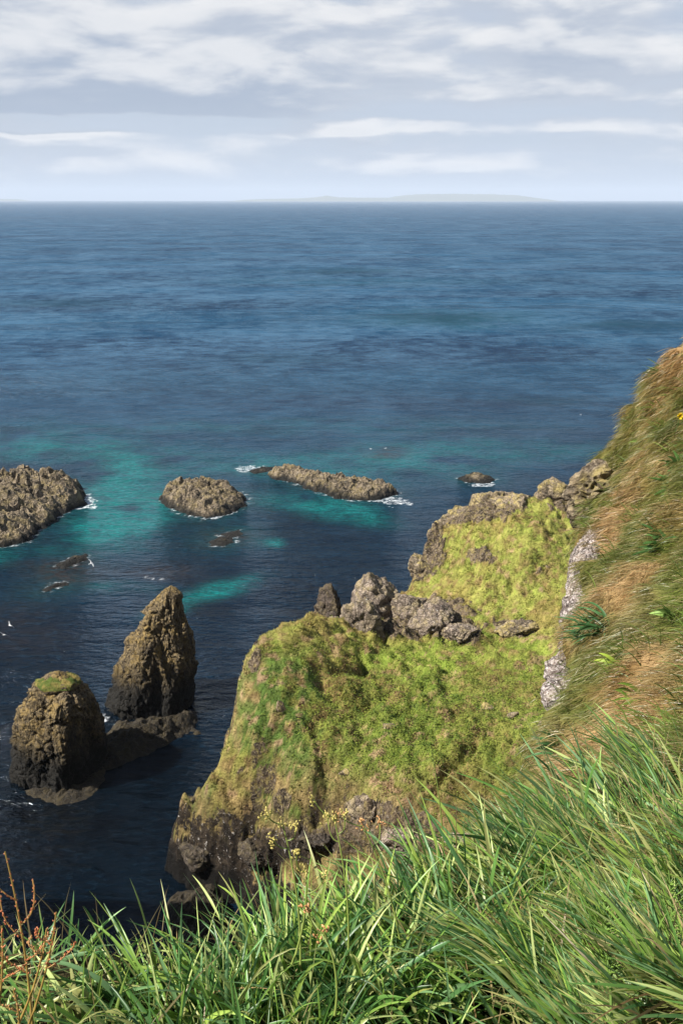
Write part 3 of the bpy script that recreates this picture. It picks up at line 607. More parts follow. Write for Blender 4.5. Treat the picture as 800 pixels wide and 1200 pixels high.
def sea_material():
    m, t, b = new_mat('sea_water'); p = t.pos()
    sh, kelp_sh, fo, de, te, cove_shade = [t.attr(k_) for k_ in ('shallow', 'kelp_and_shade', 'foam', 'deep', 'teal', 'dark')]
    X_, Y_, Z_ = t.xyz(p)
    far = t.ss(95, 420, Y_)
    s1 = t.noise(t.mapv(p, (.004, .016, 1)), 1, 5, .55, .6); s2 = t.noise(t.mapv(p, (.02, .06, 1), loc=(5, 2, 0)), 1, 6, .6, .3)
    c = t.mix(t.ss(.4, .62, s2), (.0006, .0035, .009), (.0012, .007, .016))
    cf = t.mix(t.ss(.38, .64, s1), (.0015, .017, .047), (.004, .045, .098))
    c = t.mix(far, c, cf)
    c = t.mix(t.math('MULTIPLY', te, .7), c, (.006, .07, .075))
    c = t.mix(t.math('MULTIPLY', sh, t.math('ADD', .55, t.math('MULTIPLY', t.ss(.36, .54, t.noise(p, .35, 6, .7)), .45))), c, (.002, .105, .100))
    kn = t.ss(.40, .60, t.noise(p, .7, 6, .7))
    c = t.mix(t.math('MULTIPLY', kelp_sh, t.math('ADD', .35, t.math('MULTIPLY', kn, .65))), c, (.022, .014, .010))
    c = t.mix(t.math('MULTIPLY', cove_shade, .9), c, (.0008, .0018, .003))
    fn = t.ss(.44, .60, t.noise(p, 1.3, 8, .8)); f = t.math('MULTIPLY', t.math('MULTIPLY', t.ss(.16, .75, fo), fn), .8)
    c = t.mix(f, c, (.75, .78, .80))
    seac = c
    t.put(b.inputs['Roughness'], t.math('ADD', t.math('ADD', .10, t.math('MULTIPLY', far, .12)), t.math('MULTIPLY', f, .6)))
    b.inputs['IOR'].default_value = 1.33
    fr = t.noise(t.mapv(p, (.016, .010, 1), (0, 0, R(5)), (1, 4, 0)), 1, 14, .82, .2); fr2 = t.noise(t.mapv(p, (.10, .14, 1), (0, 0, R(-6))), 1, 8, .8, .1)
    tex = t.ss(.41, .60, t.math('ADD', t.math('MULTIPLY', fr, .5), t.math('MULTIPLY', fr2, .5)))
    t.put(b.inputs['Specular IOR Level'], t.math('ADD', t.math('SUBTRACT', .5, t.math('MULTIPLY', far, .44)), t.math('MULTIPLY', t.math('MULTIPLY', far, tex), t.math('SUBTRACT', .26, t.math('MULTIPLY', de, .2)))))
    # gusts: rough and smooth streaks of the surface
    gust = t.ss(.42, .58, t.noise(t.mapv(p, (.0035, .011, 1), (0, 0, R(8)), (3, 9, 0)), 1, 6, .6, .8))
    gust = t.math('MULTIPLY', gust, t.math('SUBTRACT', 1.0, t.math('MULTIPLY', de, .8)))
    w1 = t.noise(t.mapv(p, (.42, .95, .5), (0, 0, R(14))), 1, 3, .55, .3)
    w2 = t.noise(t.mapv(p, (1.3, 2.5, 1), (0, 0, R(-10))), 1, 4, .6, .2)
    w3 = t.noise(t.mapv(p, (.07, .2, 1), (0, 0, R(9))), 1, 3, .5, .2)
    h = t.math('ADD', t.math('MULTIPLY', w1, .62), t.math('ADD', t.math('MULTIPLY', w2, .24), t.math('MULTIPLY', w3, 1.5)))
    st = t.math('MULTIPLY', t.math('ADD', .62, t.math('MULTIPLY', gust, .38)), t.math('SUBTRACT', 1.0, t.math('MULTIPLY', cove_shade, .35)))
    nrm = t.bump(h, st, 1.9)
    crest = t.ss(.50, .66, t.math('ADD', t.math('MULTIPLY', w1, .55), t.math('MULTIPLY', w2, .45)))
    shade = t.math('SUBTRACT', 1.0, t.math('MULTIPLY', cove_shade, .75))
    seac = t.mix(t.math('MULTIPLY', t.math('MULTIPLY', crest, shade), .5), seac, (.007, .022, .038))
    mm = t.N('ShaderNodeVectorMath', _operation='SCALE'); t.put(mm.inputs[0], seac)
    t.put(mm.inputs['Scale'], t.math('ADD', .62, t.math('MULTIPLY', t.ss(.34, .66, w2), .7))); seac = mm.outputs[0]
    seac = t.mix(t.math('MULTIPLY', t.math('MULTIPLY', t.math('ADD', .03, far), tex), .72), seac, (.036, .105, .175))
    seac = t.mix(t.math('MULTIPLY', de, .75), seac, (.0015, .022, .034))
    seac = t.mix(t.math('MULTIPLY', t.math('MULTIPLY', t.ss(.46, .62, s1), t.ss(.45, .6, s2)), t.math('MULTIPLY', far, .5)), seac, (.0015, .018, .040))
    df = t.N('ShaderNodeBsdfDiffuse'); t.put(df.inputs[0], seac); t.put(df.inputs['Normal'], nrm)
    gl = t.N('ShaderNodeBsdfGlossy'); gl.inputs[0].default_value = (.78, .90, 1, 1); t.put(gl.inputs['Normal'], nrm)
    t.put(gl.inputs['Roughness'], t.math('ADD', t.math('ADD', .10, t.math('MULTIPLY', far, .15)), t.math('MULTIPLY', f, .6)))
    frn = t.N('ShaderNodeFresnel'); frn.inputs[0].default_value = 1.33; t.put(frn.inputs['Normal'], nrm)
    cap_ = t.math('ADD', t.math('SUBTRACT', .40, t.math('MULTIPLY', far, .345)), t.math('MULTIPLY', t.math('MULTIPLY', far, tex), t.math('SUBTRACT', .17, t.math('MULTIPLY', de, .14))))
    fac = t.math('MULTIPLY', t.math('MULTIPLY', t.math('MINIMUM', frn.outputs[0], cap_), t.math('ADD', .72, t.math('MULTIPLY', far, .28))), t.math('SUBTRACT', 1.0, f))
    ms = t.N('ShaderNodeMixShader'); t.put(ms.inputs[0], fac); t.l.new(df.outputs[0], ms.inputs[1]); t.l.new(gl.outputs[0], ms.inputs[2])
    t.l.new(ms.outputs[0], t.n['Material Output'].inputs[0])
    return m
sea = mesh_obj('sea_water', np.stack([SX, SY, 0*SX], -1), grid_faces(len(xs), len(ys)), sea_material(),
    attrs=dict(shallow=at[0], kelp_and_shade=at[1], foam=at[2], deep=at[3], teal=at[4], dark=at[5]))
tag(sea, kind='structure')

# ------------------------------------------------------------------ distant islands + haze
def hills(name, pts, Y, depth):
    pts = np.array(pts, float); n = 160
    pxs = np.linspace(pts[0, 0], pts[-1, 0], n); pys = np.interp(pxs, pts[:, 0], pts[:, 1])
    top = at_y(pxs, pys, Y); hgt = np.maximum(top[:, 2], 0)*(1+.06*fbm(p3(pxs, 0, 0, .15), 3, 8))
    rows = []
    for f, k in ((-1.0, 0), (-.7, .55), (-.35, .85), (0, 1), (.5, .8), (1, 0)):
        rows.append(np.stack([top[:, 0], Y+f*depth+0*top[:, 0], hgt*k*(1+(.12*fbm(p3(pxs, f*9, 0, .3), 3, 9) if k else 0))-(2 if k == 0 else 0)], -1))
    m, t, b = new_mat('hill_ground'); t.put(b.inputs['Base Color'], t.mix(t.noise(t.pos(), .0012, 5, .6), (.05, .07, .03), (.14, .13, .07))); b.inputs['Roughness'].default_value = 1
    return tag(mesh_obj(name, np.stack(rows), grid_faces(6, n), m), kind='structure')
hills('distant_hills', [(272,236),(285,234),(310,233),(345,232.5),(370,231),(383,229),(396,231),(420,231.5),(455,231.5),(470,229),(490,227.5),(530,227),(575,227.5),(605,228.5),(622,231),(640,233.5),(650,236)], 27000, 1500)
hills('distant_hills', [(-120,231),(-40,232),(20,233.2),(34,236)], 28500, 900)
bx = np.array([[x_, y_, z_] for x_ in (-42000, 42000) for y_ in (-21000, 44000) for z_ in (-4, 480)], float)
bf = [(0,1,3,2),(4,6,7,5),(0,4,5,1),(2,3,7,6),(0,2,6,4),(1,5,7,3)]
hm = bpy.data.materials.new('haze_air'); hm.use_nodes = True; ht = hm.node_tree; ht.nodes.clear()
ho = ht.nodes.new('ShaderNodeOutputMaterial'); hv = ht.nodes.new('ShaderNodeVolumePrincipled'); ht.links.new(hv.outputs[0], ho.inputs['Volume'])
hv.inputs['Color'].default_value = (.66, .73, .83, 1); hv.inputs['Density'].default_value = 4.8e-5; hv.inputs['Anisotropy'].default_value = 0
HAZE = True
if HAZE:
    hb = mesh_obj('haze', bx, bf, hm, smooth=False); tag(hb, 'thin pale sea haze fading the far islands', 'haze', kind='stuff')

# ------------------------------------------------------------------ mainland cliff under and beside the camera
MP = np.array([(-160,-60),(-160,18),(-85,24),(-62,44),(-46,47),(-38,30),(-24,10),(-10,1.2),(0,.9),(1.2,2.0),(2.6,6.3),(4.2,9.6),(9,11),(22,15),(60,28),(160,60),(160,-60)], float)  # includes an unseen seaward spur, added to throw shade over the cove
mx = np.concatenate([seg(-160, -70, 3), seg(-70, -12, .8), seg(-12, 30, .5), seg(30, 160, 3)]); my = np.concatenate([seg(-60, -4, 3), seg(-4, 60, .6), seg(60, 90, 3)])
MX, MY = np.meshgrid(mx, my, indexing='ij')
d = sd_poly(MX, MY, MP); dn = d+1.0*fbm(p3(MX, MY, 0, .2), 4, 401)*ss(-1, 3, d)
topz = 47.3-.25*np.clip(MY, -5, 8)*.0-2.2*ss(-8, -40, MX)
MZ = topz-2.7*np.maximum(dn+.0, 0)+2.2*fbm(p3(MX, MY, 0, .4), 5, 402, ridged=True)*ss(.8, 4, d)
MZ = np.maximum(MZ, -3)
tag(mesh_obj('cliff_terrain', np.stack([MX, MY, MZ], -1), grid_faces(len(mx), len(my)), M_cliff), kind='structure')

# ------------------------------------------------------------------ steep grassy bank on the right (patch)
def catmull(A, t):
    n = len(A); t = np.clip(t, 0, n-1-1e-6); i = t.astype(int); f = (t-i)[..., None]
    g = lambda k_: A[np.clip(i+k_, 0, n-1)]
    a, b_, c_, d_ = g(-1), g(0), g(1), g(2)
    return .5*((2*b_)+(-a+c_)*f+(2*a-5*b_+4*c_-d_)*f*f+(-a+3*b_-3*c_+d_)*f**3)
rows = [ # silhouette (px,py,D), then inner points
 [(470,1120,3.0),(560,1140,2.3),(700,1180,1.75),(1000,1240,1.3)],
 [(540,1020,4.2),(620,1040,3.1),(740,1070,2.2),(1000,1130,1.6)],
 [(618,942,5.8),(690,955,4.2),(770,975,3.0),(1000,1040,2.0)],
 [(642,868,7.2),(700,880,5.3),(780,895,4.0),(1000,940,2.6)],
 [(662,812,8.2),(710,822,6.2),(790,845,4.7),(1000,880,3.2)],
 [(676,740,9.2),(725,752,7.2),(800,775,5.6),(1000,810,3.8)],
 [(688,672,10.2),(735,690,8.2),(805,710,6.5),(1000,740,4.5)],
 [(694,606,12.0),(742,625,9.8),(808,645,7.7),(1000,680,5.3)],
 [(712,556,12.6),(755,575,10.6),(815,590,8.8),(1000,615,6.3)],
 [(738,503,12.8),(775,520,11.0),(825,533,9.6),(1000,555,7.3)],
 [(768,458,12.3),(800,470,11.0),(850,480,10.0),(1000,500,8.3)],
 [(802,413,11.8),(835,425,10.8),(880,435,10.0),(1000,450,8.8)],
 [(850,352,11.3),(880,362,10.6),(920,372,10.0),(1030,390,9.2)]]
RA = []
for r_ in rows:
    s0 = r_[0]; ext = [(s0[0]+60, s0[1]+16, s0[2]+4.5), (s0[0]+26, s0[1]+4, s0[2]+2.2), (s0[0]+5, s0[1]+0, s0[2]+.8)]
    RA.append([at_d(*map(np.array, q)) for q in ext+r_])
RA = np.array(RA)
# the bank carries on to the right as rough clifftop pasture, and falls away at its far end
RA = np.concatenate([RA]+[RA[:, -1:]+np.array(o_) for o_ in ((1.2, -.4, .12), (4.0, -1.6, .15), (12.0, -6.0, .2))], 1)
RA = np.concatenate([RA, RA[-1:]+np.array([1.5, 1.5, -1.2]), RA[-1:]+np.array([4.0, 3.0, -9.0])], 0)
def bank(s, t):
    """s along rows 0..12, t along columns 0..6"""
    cols_ = np.stack([catmull(RA[:, j], s) for j in range(RA.shape[1])], -2)
    n = RA.shape[1]; t = np.clip(t, 0, n-1-1e-6); i = t.astype(int); f = (t-i)[..., None]
    g = lambda k_: np.take_along_axis(cols_, np.clip(i+k_, 0, n-1)[..., None, None].repeat(3, -1), -2)[..., 0, :]
    a, b_, c_, d_ = g(-1), g(0), g(1), g(2)
    return .5*((2*b_)+(-a+c_)*f+(2*a-5*b_+4*c_-d_)*f*f+(-a+3*b_-3*c_+d_)*f**3)
def bank_n(s, t):
    e = .02; a = bank(s+e, t)-bank(s-e, t); b_ = bank(s, t+e)-bank(s, t-e)
    nn = np.cross(b_, a); nn /= np.linalg.norm(nn, axis=-1)[..., None]+1e-9
    return nn
def bank_disp(P):
    w1, _, _ = worley(P*2.2+.5*fbm(P*1.5, 2, 3)[..., None], 77)
    return .20*fbm(P*.9, 3, 71)+.34*(.45-w1)+.10*fbm(P*5, 3, 73)
def bank_pt(s, t):
    P = bank(s, t); nn = bank_n(s, t); return P+nn*bank_disp(P)[..., None], nn
def bank_color(P):
    px, py = to_px(P)
    a = fbm(P*.75, 3, 81); b_ = fbm(P*2.2, 3, 82); c_ = fbm(P*7, 2, 83)
    straw = np.array([.50, .34, .165]); och = np.array([.27, .165, .06]); grn = np.array([.125, .17, .028]); dk = np.array([.04, .08, .018])
    c = mix(och, straw, ss(-.12, .22, b_+.4*c_))
    c = mix(c, grn, ss(-.10, .12, a+.55*b_)*.85)
    c = mix(c, [.17, .17, .045], ss(-.1, .15, -b_+.4*a)*.45)
    c = mix(c, dk, ss(.2, .42, a+.35*b_)*.6)
    up = ss(600, 470, py); c = mix(c, [.36, .20, .075], up*.45*ss(-.2, .2, c_+b_))
    def bl(cx, cy, rx, ry): return np.exp(-(((px-cx)/rx)**2+((py-cy)/ry)**2))
    c = mix(c, straw*1.05, np.clip(bl(735, 700, 35, 26)+bl(770, 770, 22, 40)+bl(725, 865, 40, 25)+bl(780, 545, 14, 16)+bl(655, 900, 25, 40), 0, 1)*.7)
    c = mix(c, grn, np.clip(bl(790, 705, 26, 26)+bl(790, 640, 16, 14)+bl(790, 740, 18, 20)+bl(700, 835, 20, 12), 0, 1)*.75)
    return c
S_, T_ = np.meshgrid(np.linspace(0, 14, 480), np.concatenate([np.linspace(0, 6, 330), np.linspace(6.03, 9, 110)]), indexing='ij')
P, nn = bank_pt(S_, T_)
FLIP = float(np.mean(np.einsum('ijk,ijk->ij', nn, np.array([0, 0, H])-P)[:400, 200:330])) < 0
if FLIP:
    _bn = bank_n; bank_n = lambda s, t: -_bn(s, t); P, nn = bank_pt(S_, T_)
mesh_obj('bank_terrain', P, grid_faces(480, 440), M_near, bank_color(P)*.6)['kind'] = 'structure'

# ribbons: general blades with curvature
def ribbons(P0, D0, bend, L, W, col, seg_=6, fold=.0, side=None, curl=1.0, tipcol=None):
    """P0 root, D0 initial direction, bend = vector added progressively; returns V,F,C"""
    n = len(P0); t = np.linspace(0, 1, seg_+1)
    ds = D0[:, None]+bend[:, None]*(t[None, :, None]**curl); ds /= np.linalg.norm(ds, axis=-1)[..., None]
    step = (L/seg_)[:, None, None]
    pts = np.concatenate([P0[:, None], P0[:, None]+np.cumsum(ds[:, :-1]*step, 1)], 1)
    if side is None: side = rng.normal(size=(n, 3))
    sv = np.cross(ds, side[:, None]); sv /= np.linalg.norm(sv, axis=-1)[..., None]+1e-9
    wprof = np.minimum(1, .55+t*2.2)*(1-t**2.4)**.8; wprof[-1] = .04
    hw_ = W[:, None, None]*.5*wprof[None, :, None]
    nrm = np.cross(sv, ds)
    if fold > 0:
        V = np.stack([pts-sv*hw_+nrm*hw_*fold, pts, pts+sv*hw_+nrm*hw_*fold], 2); k = 3
    else: V = np.stack([pts-sv*hw_, pts+sv*hw_], 2); k = 2
    idx = np.arange(n)[:, None, None]*(seg_+1)*k+np.arange(seg_)[None, :, None]*k+np.arange(k-1)[None, None, :]
    F_ = np.stack([idx, idx+1, idx+1+k, idx+k], -1).reshape(-1, 4)
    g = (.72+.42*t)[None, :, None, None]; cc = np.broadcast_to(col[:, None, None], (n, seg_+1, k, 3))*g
    if tipcol is not None: m_ = (ss(.6, 1, t)[None, :, None, None])*.6; cc = cc*(1-m_)+tipcol[:, None, None]*m_
    return V.reshape(-1, 3), F_, cc.reshape(-1, 3)
def join(L_):
    Vs, Fs, Cs = [], [], []; o_ = 0
    for V, F_, c in L_: Vs.append(V); Fs.append(F_+o_); Cs.append(c); o_ += len(V)
    return np.vstack(Vs), np.vstack(Fs), np.vstack(Cs)
def norm(v): return v/(np.linalg.norm(v, axis=-1)[..., None]+1e-9)

# combed grass over the bank
n = 125000
s = rng.uniform(1.4, 12, n); t = np.where(rng.random(n) < .12, rng.uniform(2.0, 3.0, n), np.where(rng.random(n) < .76, rng.uniform(3.0, 5.6, n), rng.uniform(5.6, 7.6, n)))
s[t > 5.6] = rng.uniform(0, 13, (t > 5.6).sum())
P, nn = bank_pt(s, t); px, py = to_px(P)
k = (((px < 850) & (py < 1120)) | (t > 5.6)) & ~((t < 3.22) & (s > 3.3) & (s < 6.9) & (rng.random(n) < .9)); P, nn = P[k], nn[k]
n = len(P); dist = np.linalg.norm(P-np.array([0, 0, H]), axis=1)
down = np.array([-.55, -.25, -.8]); tang = norm(down-nn*(nn@down)[:, None])
cr = np.cross(nn, tang); fl = fbm(P*1.1, 2, 95)
D0 = norm(nn*(.45+.75*rng.random((n, 1)))+tang*.55+cr*(2.2*fl+rng.normal(0, .55, n))[:, None])
bend = tang*.8+nn*-.45+np.array([0, 0, -.2])+rng.normal(0, .35, (n, 3))
bc = bank_color(P); greenish = bc[:, 1] > bc[:, 0]*.95
L = rng.uniform(.06, .20, n)*(.8+.05*dist); W = rng.uniform(.002, .004, n)*(.6+dist/9)
cl = bc*rng.uniform(.65, 1.45, (n, 1)); m_ = rng.random(n) < .2
cl[m_] = mix([.52, .40, .22], [.10, .15, .03], rng.random(m_.sum()))
o = mesh_obj('bank_grass', *ribbons(P-nn*.01, D0, bend, L, W, cl, 4)[:2], M_blade, None)
bpy.data.objects.remove(o)
V, F_, cc = ribbons(P-nn*.01, D0, bend, L, W, cl, 4)
nc = 150
s = rng.uniform(1.5, 12, nc); t = rng.uniform(3.1, 5.4, nc); Pc, Nc = bank_pt(s, t); m_ = 26
Pb = np.repeat(Pc, m_, 0)+rng.normal(0, .05, (nc*m_, 3)); Nb = np.repeat(Nc, m_, 0)
Db = norm(Nb*.6+np.array([-.25, 0, .45])+rng.normal(0, .35, Pb.shape)); Bb = np.array([-.3, -.1, -1.0])*rng.uniform(.4, 1.4, (len(Pb), 1))
cb = np.repeat(mix([.05, .10, .02], [.19, .27, .05], rng.random(nc)), m_, 0)*rng.uniform(.7, 1.3, (len(Pb), 1))
V, F_, cc = join([(V, F_, cc), ribbons(Pb-Nb*.03, Db, Bb, rng.uniform(.10, .24, len(Pb)), rng.uniform(.004, .009, len(Pb)), cb, 5, .3)])
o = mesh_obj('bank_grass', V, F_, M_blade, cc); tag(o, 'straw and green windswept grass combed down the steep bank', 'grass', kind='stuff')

# ------------------------------------------------------------------ foreground ground + grass
def crest(x): return np.interp(x, [-6, -1.2, -.6, 0, .4, .8, 1.3, 3], [1.75, 1.72, 1.78, 1.98, 2.35, 2.8, 3.6, 4.5])
def ground(x, y):
    c = crest(x); z = 48.36-.12*(y-1.2)-.03*np.clip(x, -2, 2)+.13*ss(-.28, -.62, x)-.6*ss(1.0, 2, x)+.05*fbm(p3(x, y, 0, 2.5), 3, 501)
    return z-np.where(y > c, 1.6*(y-c)+.9*np.minimum(y-c, .5)**2, 0)
ax, ay = np.meshgrid(np.arange(-11, 4.5, .06), np.arange(-7, 3.9, .06), indexing='ij')
gz = ground(ax, ay); gcol = mix([.02, .024, .008], [.06, .042, .02], ss(-.2, .3, fbm(p3(ax, ay, 0, 6), 3, 7)))
tag(mesh_obj('clifftop_ground', np.stack([ax, ay, gz], -1), grid_faces(*ax.shape), M_near, gcol), kind='structure')
GREENS = 1.1*np.array([[.20, .33, .065], [.11, .23, .05], [.29, .40, .08], [.05, .12, .03], [.42, .49, .18], [.17, .30, .13], [.08, .18, .06], [.32, .33, .12]])
def greens(n): return GREENS[rng.integers(0, len(GREENS), n)]*rng.uniform(.75, 1.3, (n, 1))
parts = []
def field(n, xr, yr, lean, spread, Lr, Wr, droop, dens=None, colf=greens, seg_=7, fold=.35, on_bank=False, tipy=.25):
    if on_bank:
        s = rng.uniform(*xr, n); t = rng.uniform(*yr, n); P, _ = bank_pt(s, t)
    else:
        x = rng.uniform(*xr, n); y = rng.uniform(*yr, n); P = np.stack([x, y, ground(x, y)], -1)
    if dens is not None: k = rng.random(n) < dens(P); P = P[k]
    n = len(P)
    fl = fbm(P*1.6, 2, 601)[:, None]*np.array([.9, .5, 0])
    D0 = norm(np.array(lean)+fl*.6+rng.normal(0, spread, (n, 3)))
    bd = norm(np.array([D0[:, 0], D0[:, 1], 0*D0[:, 0]]).T+rng.normal(0, .35, (n, 3))*np.array([1, 1, .2]))*rng.uniform(.2, 1, (n, 1))*droop+np.array([0, 0, -.75])*rng.uniform(.1, 1, (n, 1))*droop
    L = rng.uniform(*Lr, n); W = rng.uniform(*Wr, n)
    cl = colf(n); tip = np.where(rng.random((n, 1)) < tipy, np.array([.34, .27, .10]), cl*1.15)
    parts.append(ribbons(P-np.array([0, 0, .02]), D0, bd, L, W, cl, seg_, fold, tipcol=tip))
def dead(n): return mix([.34, .22, .10], [.42, .34, .17], rng.random(n))*rng.uniform(.5, 1.2, (n, 1))
# right: long fine blades blown towards the upper left
GAP = lambda P: .12+.88*ss(-.12, .12, fbm(P*3.2, 2, 640))
field(4600, (-.05, 1.5), (.95, 3.4), (-.50, .22, .8), .17, (.15, .31), (.004, .010), .8, dens=GAP)
field(3000, (0, 2.0), (3.4, 6.0), (-.52, .12, .8), .18, (.10, .21), (.005, .010), .7, dens=GAP, on_bank=True)
field(3200, (0, 1.3), (3.3, 6.2), (-.48, .15, .85), .2, (.12, .24), (.004, .010), .75, on_bank=True)
# centre: broad bladed tussocks
for cx, cy, r0, n_ in ((-.12, 1.75, .16, 230), (-.32, 1.62, .15, 200), (.08, 1.85, .16, 190), (-.50, 1.5, .10, 50), (-.2, 1.45, .2, 160), (.3, 2.0, .2, 160)):
    a = rng.uniform(0, 6.28, n_); rr = r0*np.sqrt(rng.random(n_)); x = cx+rr*np.cos(a); y = cy+rr*np.sin(a)
    P = np.stack([x, y, ground(x, y)-.02], -1)
    D0 = norm(np.stack([(x-cx)/r0*.5-.06+rng.normal(0, .16, n_), (y-cy)/r0*.45+.05+rng.normal(0, .16, n_), 1+0*x], -1))
    bd = np.stack([D0[:, 0]*1.1, D0[:, 1]*1.1, -rng.uniform(.1, 1.3, n_)], -1)
    parts.append(ribbons(P, D0, bd, rng.uniform(.16, .345, n_)*(.55 if cx < -.45 else 1), rng.uniform(.006, .0145, n_), greens(n_), 9, .4))
field(420, (.35, 1.5), (1.3, 3.0), (-.5, .2, .75), .2, (.22, .40), (.009, .016), .8, tipy=.1)
field(300, (-.3, .6), (1.2, 2.1), (-.3, .2, .8), .35, (.16, .32), (.007, .013), 1.1, tipy=.1)
# left: lower finer grass
field(2200, (-1.6, -.1), (.95, 1.95), (-.1, .1, 1), .33, (.06, .135), (.0035, .008), .9, dens=GAP)
field(900, (-1.6, -.1), (1.2, 1.95), (.35, .05, .7), .38, (.09, .17), (.005, .010), 1.1)
# the same grass carries on beyond both sides of the picture
field(4200, (-5.5, -1.6), (.3, 1.95), (-.15, .1, 1), .33, (.08, .22), (.004, .010), .9, dens=GAP)
field(2600, (1.5, 4.0), (-.5, 2.6), (-.4, .1, .9), .25, (.10, .26), (.004, .010), .8, dens=GAP)
field(2600, (0, 2.5), (6.0, 7.6), (-.4, .1, .9), .25, (.10, .24), (.004, .010), .8, dens=GAP, on_bank=True)
# undergrowth and dead blades everywhere
field(2400, (-1.7, 1.5), (.9, 3.2), (-.1, .1, 1), .5, (.06, .15), (.003, .007), .9, seg_=4, fold=0)
field(1500, (-1.7, 1.5), (.9, 3.2), (-.2, 0, .8), .5, (.12, .34), (.002, .005), .9, colf=dead, seg_=5, fold=0)
field(1600, (0, 2.2), (3.4, 6.0), (-.3, .1, .9), .4, (.07, .16), (.003, .007), .9, seg_=4, fold=0, on_bank=True)
field(1300, (0, 2.8), (3.4, 6.0), (-.2, 0, .8), .5, (.10, .26), (.003, .006), .9, colf=dead, seg_=5, fold=0, on_bank=True)
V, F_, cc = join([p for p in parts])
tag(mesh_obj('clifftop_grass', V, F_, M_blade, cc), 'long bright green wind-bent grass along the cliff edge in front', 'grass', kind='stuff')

# ------------------------------------------------------------------ plants
def tube(pts, r, col, nseg=6):
    pts = np.asarray(pts, float); n = len(pts); r = np.broadcast_to(np.asarray(r, float), (n,))
    d = norm(np.gradient(pts, axis=0)); up = np.where(np.abs(d[:, 2:3]) > .9, [[1., 0, 0]], [[0, 0, 1.]])
    a = norm(np.cross(d, up)); b_ = np.cross(d, a); th = np.linspace(0, 2*np.pi, nseg, endpoint=False)
    V = pts[:, None]+(a[:, None]*np.cos(th)[None, :, None]+b_[:, None]*np.sin(th)[None, :, None])*r[:, None, None]
    i, j = np.meshgrid(np.arange(n-1), np.arange(nseg), indexing='ij'); j2 = (j+1) % nseg
    F_ = np.stack([i*nseg+j, i*nseg+j2, (i+1)*nseg+j2, (i+1)*nseg+j], -1).reshape(-1, 4)
    return V.reshape(-1, 3), F_, np.broadcast_to(np.asarray(col, float), (n*nseg, 3)).copy()
def seedlets(pts, dirs, size, col):
    """small pointed bodies"""
    out_ = []
    for p_, d_, s_ in zip(pts, dirs, size):
        q = np.stack([p_+d_*s_*k_ for k_ in (0, .35, .7, 1.0)]); out_.append(tube(q, np.array([.12, .3, .26, .03])*s_, col*random.uniform(.75, 1.25), 5))
    return join(out_)
def curve(a, b_, c_, n):
    t = np.linspace(0, 1, n)[:, None]; return (1-t)**2*a+2*t*(1-t)*b_+t*t*c_
def stalk_plant(name, tipxy, basexy, dist, col_stem, col_head, kind_, label, group, seed, headlen=.3, branches=4, cat='plant'):
    r_ = np.random.default_rng(seed); random.seed(seed)
    top = at_d(tipxy[0], tipxy[1], np.array(dist)); bot = at_d(basexy[0], basexy[1], np.array(dist))
    midp = (top+bot)/2+np.array([.02, .0, .0]); pts = curve(bot, midp, top, 18)
    root = empty(name, bot); tag(root, label, cat, group)
    Ltot = np.linalg.norm(top-bot)
    st = [tube(pts, np.linspace(.0026, .0013, 18), col_stem)]; hp, hd, hs = [], [], []; heads = [(hp, hd, hs)]
    ax_ = norm(top-bot)
    if kind_ == 'dock':
        lines = [pts[int(18*(1-headlen)):]]
        for b_ in range(branches):
            f = 1-headlen*(.45+.9*b_/branches); p0 = pts[int(max(2, min(16, f*17)))]
            sgn = 1 if b_ % 2 else -1; e = p0+ax_*Ltot*.17*r_.uniform(.7, 1.2)+np.array([sgn*r_.uniform(.02, .05), r_.normal(0, .02), 0])
            ln = curve(p0, p0+np.array([sgn*.035, 0, .02]), e, 9); lines.append(ln); st.append(tube(ln, .0012, col_stem*.9+col_head*.2))
        for ln in lines:
            m = 26 if len(ln) < 10 else 30
            for q in range(m):
                f = q/m*(len(ln)-1); i = int(f); p_ = ln[i]+(ln[min(i+1, len(ln)-1)]-ln[i])*(f-i)
                hp.append(p_+r_.normal(0, .0015, 3)); hd.append(norm(ax_*.8+r_.normal(0, .5, 3))); hs.append(r_.uniform(.003, .0055))
    else:   # cocksfoot-like clustered heads
        for b_ in range(branches):
            f = 1-headlen*b_/branches; p0 = pts[int(max(2, min(17, f*17)))]; sgn = 1 if b_ % 2 else -1
            e = p0+ax_*r_.uniform(.02, .05)+np.array([sgn*r_.uniform(.015, .04), r_.normal(0, .012), 0])
            ln = curve(p0, p0+np.array([sgn*.02, 0, 0]), e, 7); st.append(tube(ln, .0013, col_stem))
            hp, hd, hs = [], [], []; heads.append((hp, hd, hs))
            for q in range(16): hp.append(e+r_.normal(0, .005, 3)*np.array([1, 1, 1.3])); hd.append(norm(norm(e-p0)+r_.normal(0, .5, 3))); hs.append(r_.uniform(.004, .008))
        hp, hd, hs = [], [], []; heads.append((hp, hd, hs))
        for q in range(18): hp.append(top+r_.normal(0, .006, 3)); hd.append(norm(ax_+r_.normal(0, .5, 3))); hs.append(r_.uniform(.004, .008))
    V, F_, c_ = join(st); o1 = mesh_obj('stem', V, F_, M_leaf, c_, loc=bot); o1.location = (0, 0, 0); o1.parent = root
    for hp_, hd_, hs_ in heads:
        if not hp_: continue
        V, F_, c_ = seedlets(hp_, hd_, hs_, col_head); o2 = mesh_obj('seed_head', V, F_, M_leaf, c_, loc=bot); o2.location = (0, 0, 0); o2.parent = root
    return root
red = np.array([.50, .17, .07]); redst = np.array([.30, .20, .05]); yel = np.array([.52, .44, .13]); yst = np.array([.22, .28, .06]); orr = np.array([.55, .30, .12])
GD = 'reddish dock stalks at the cliff edge'; GH = 'yellow flowering grass heads over the cliff edge'
stalk_plant('dock_plant', (6, 998), (40, 1240), 1.75, redst, red, 'dock', 'tallest russet dock stalk, with branching seed heads over dark water', GD, 1, .5, 5)
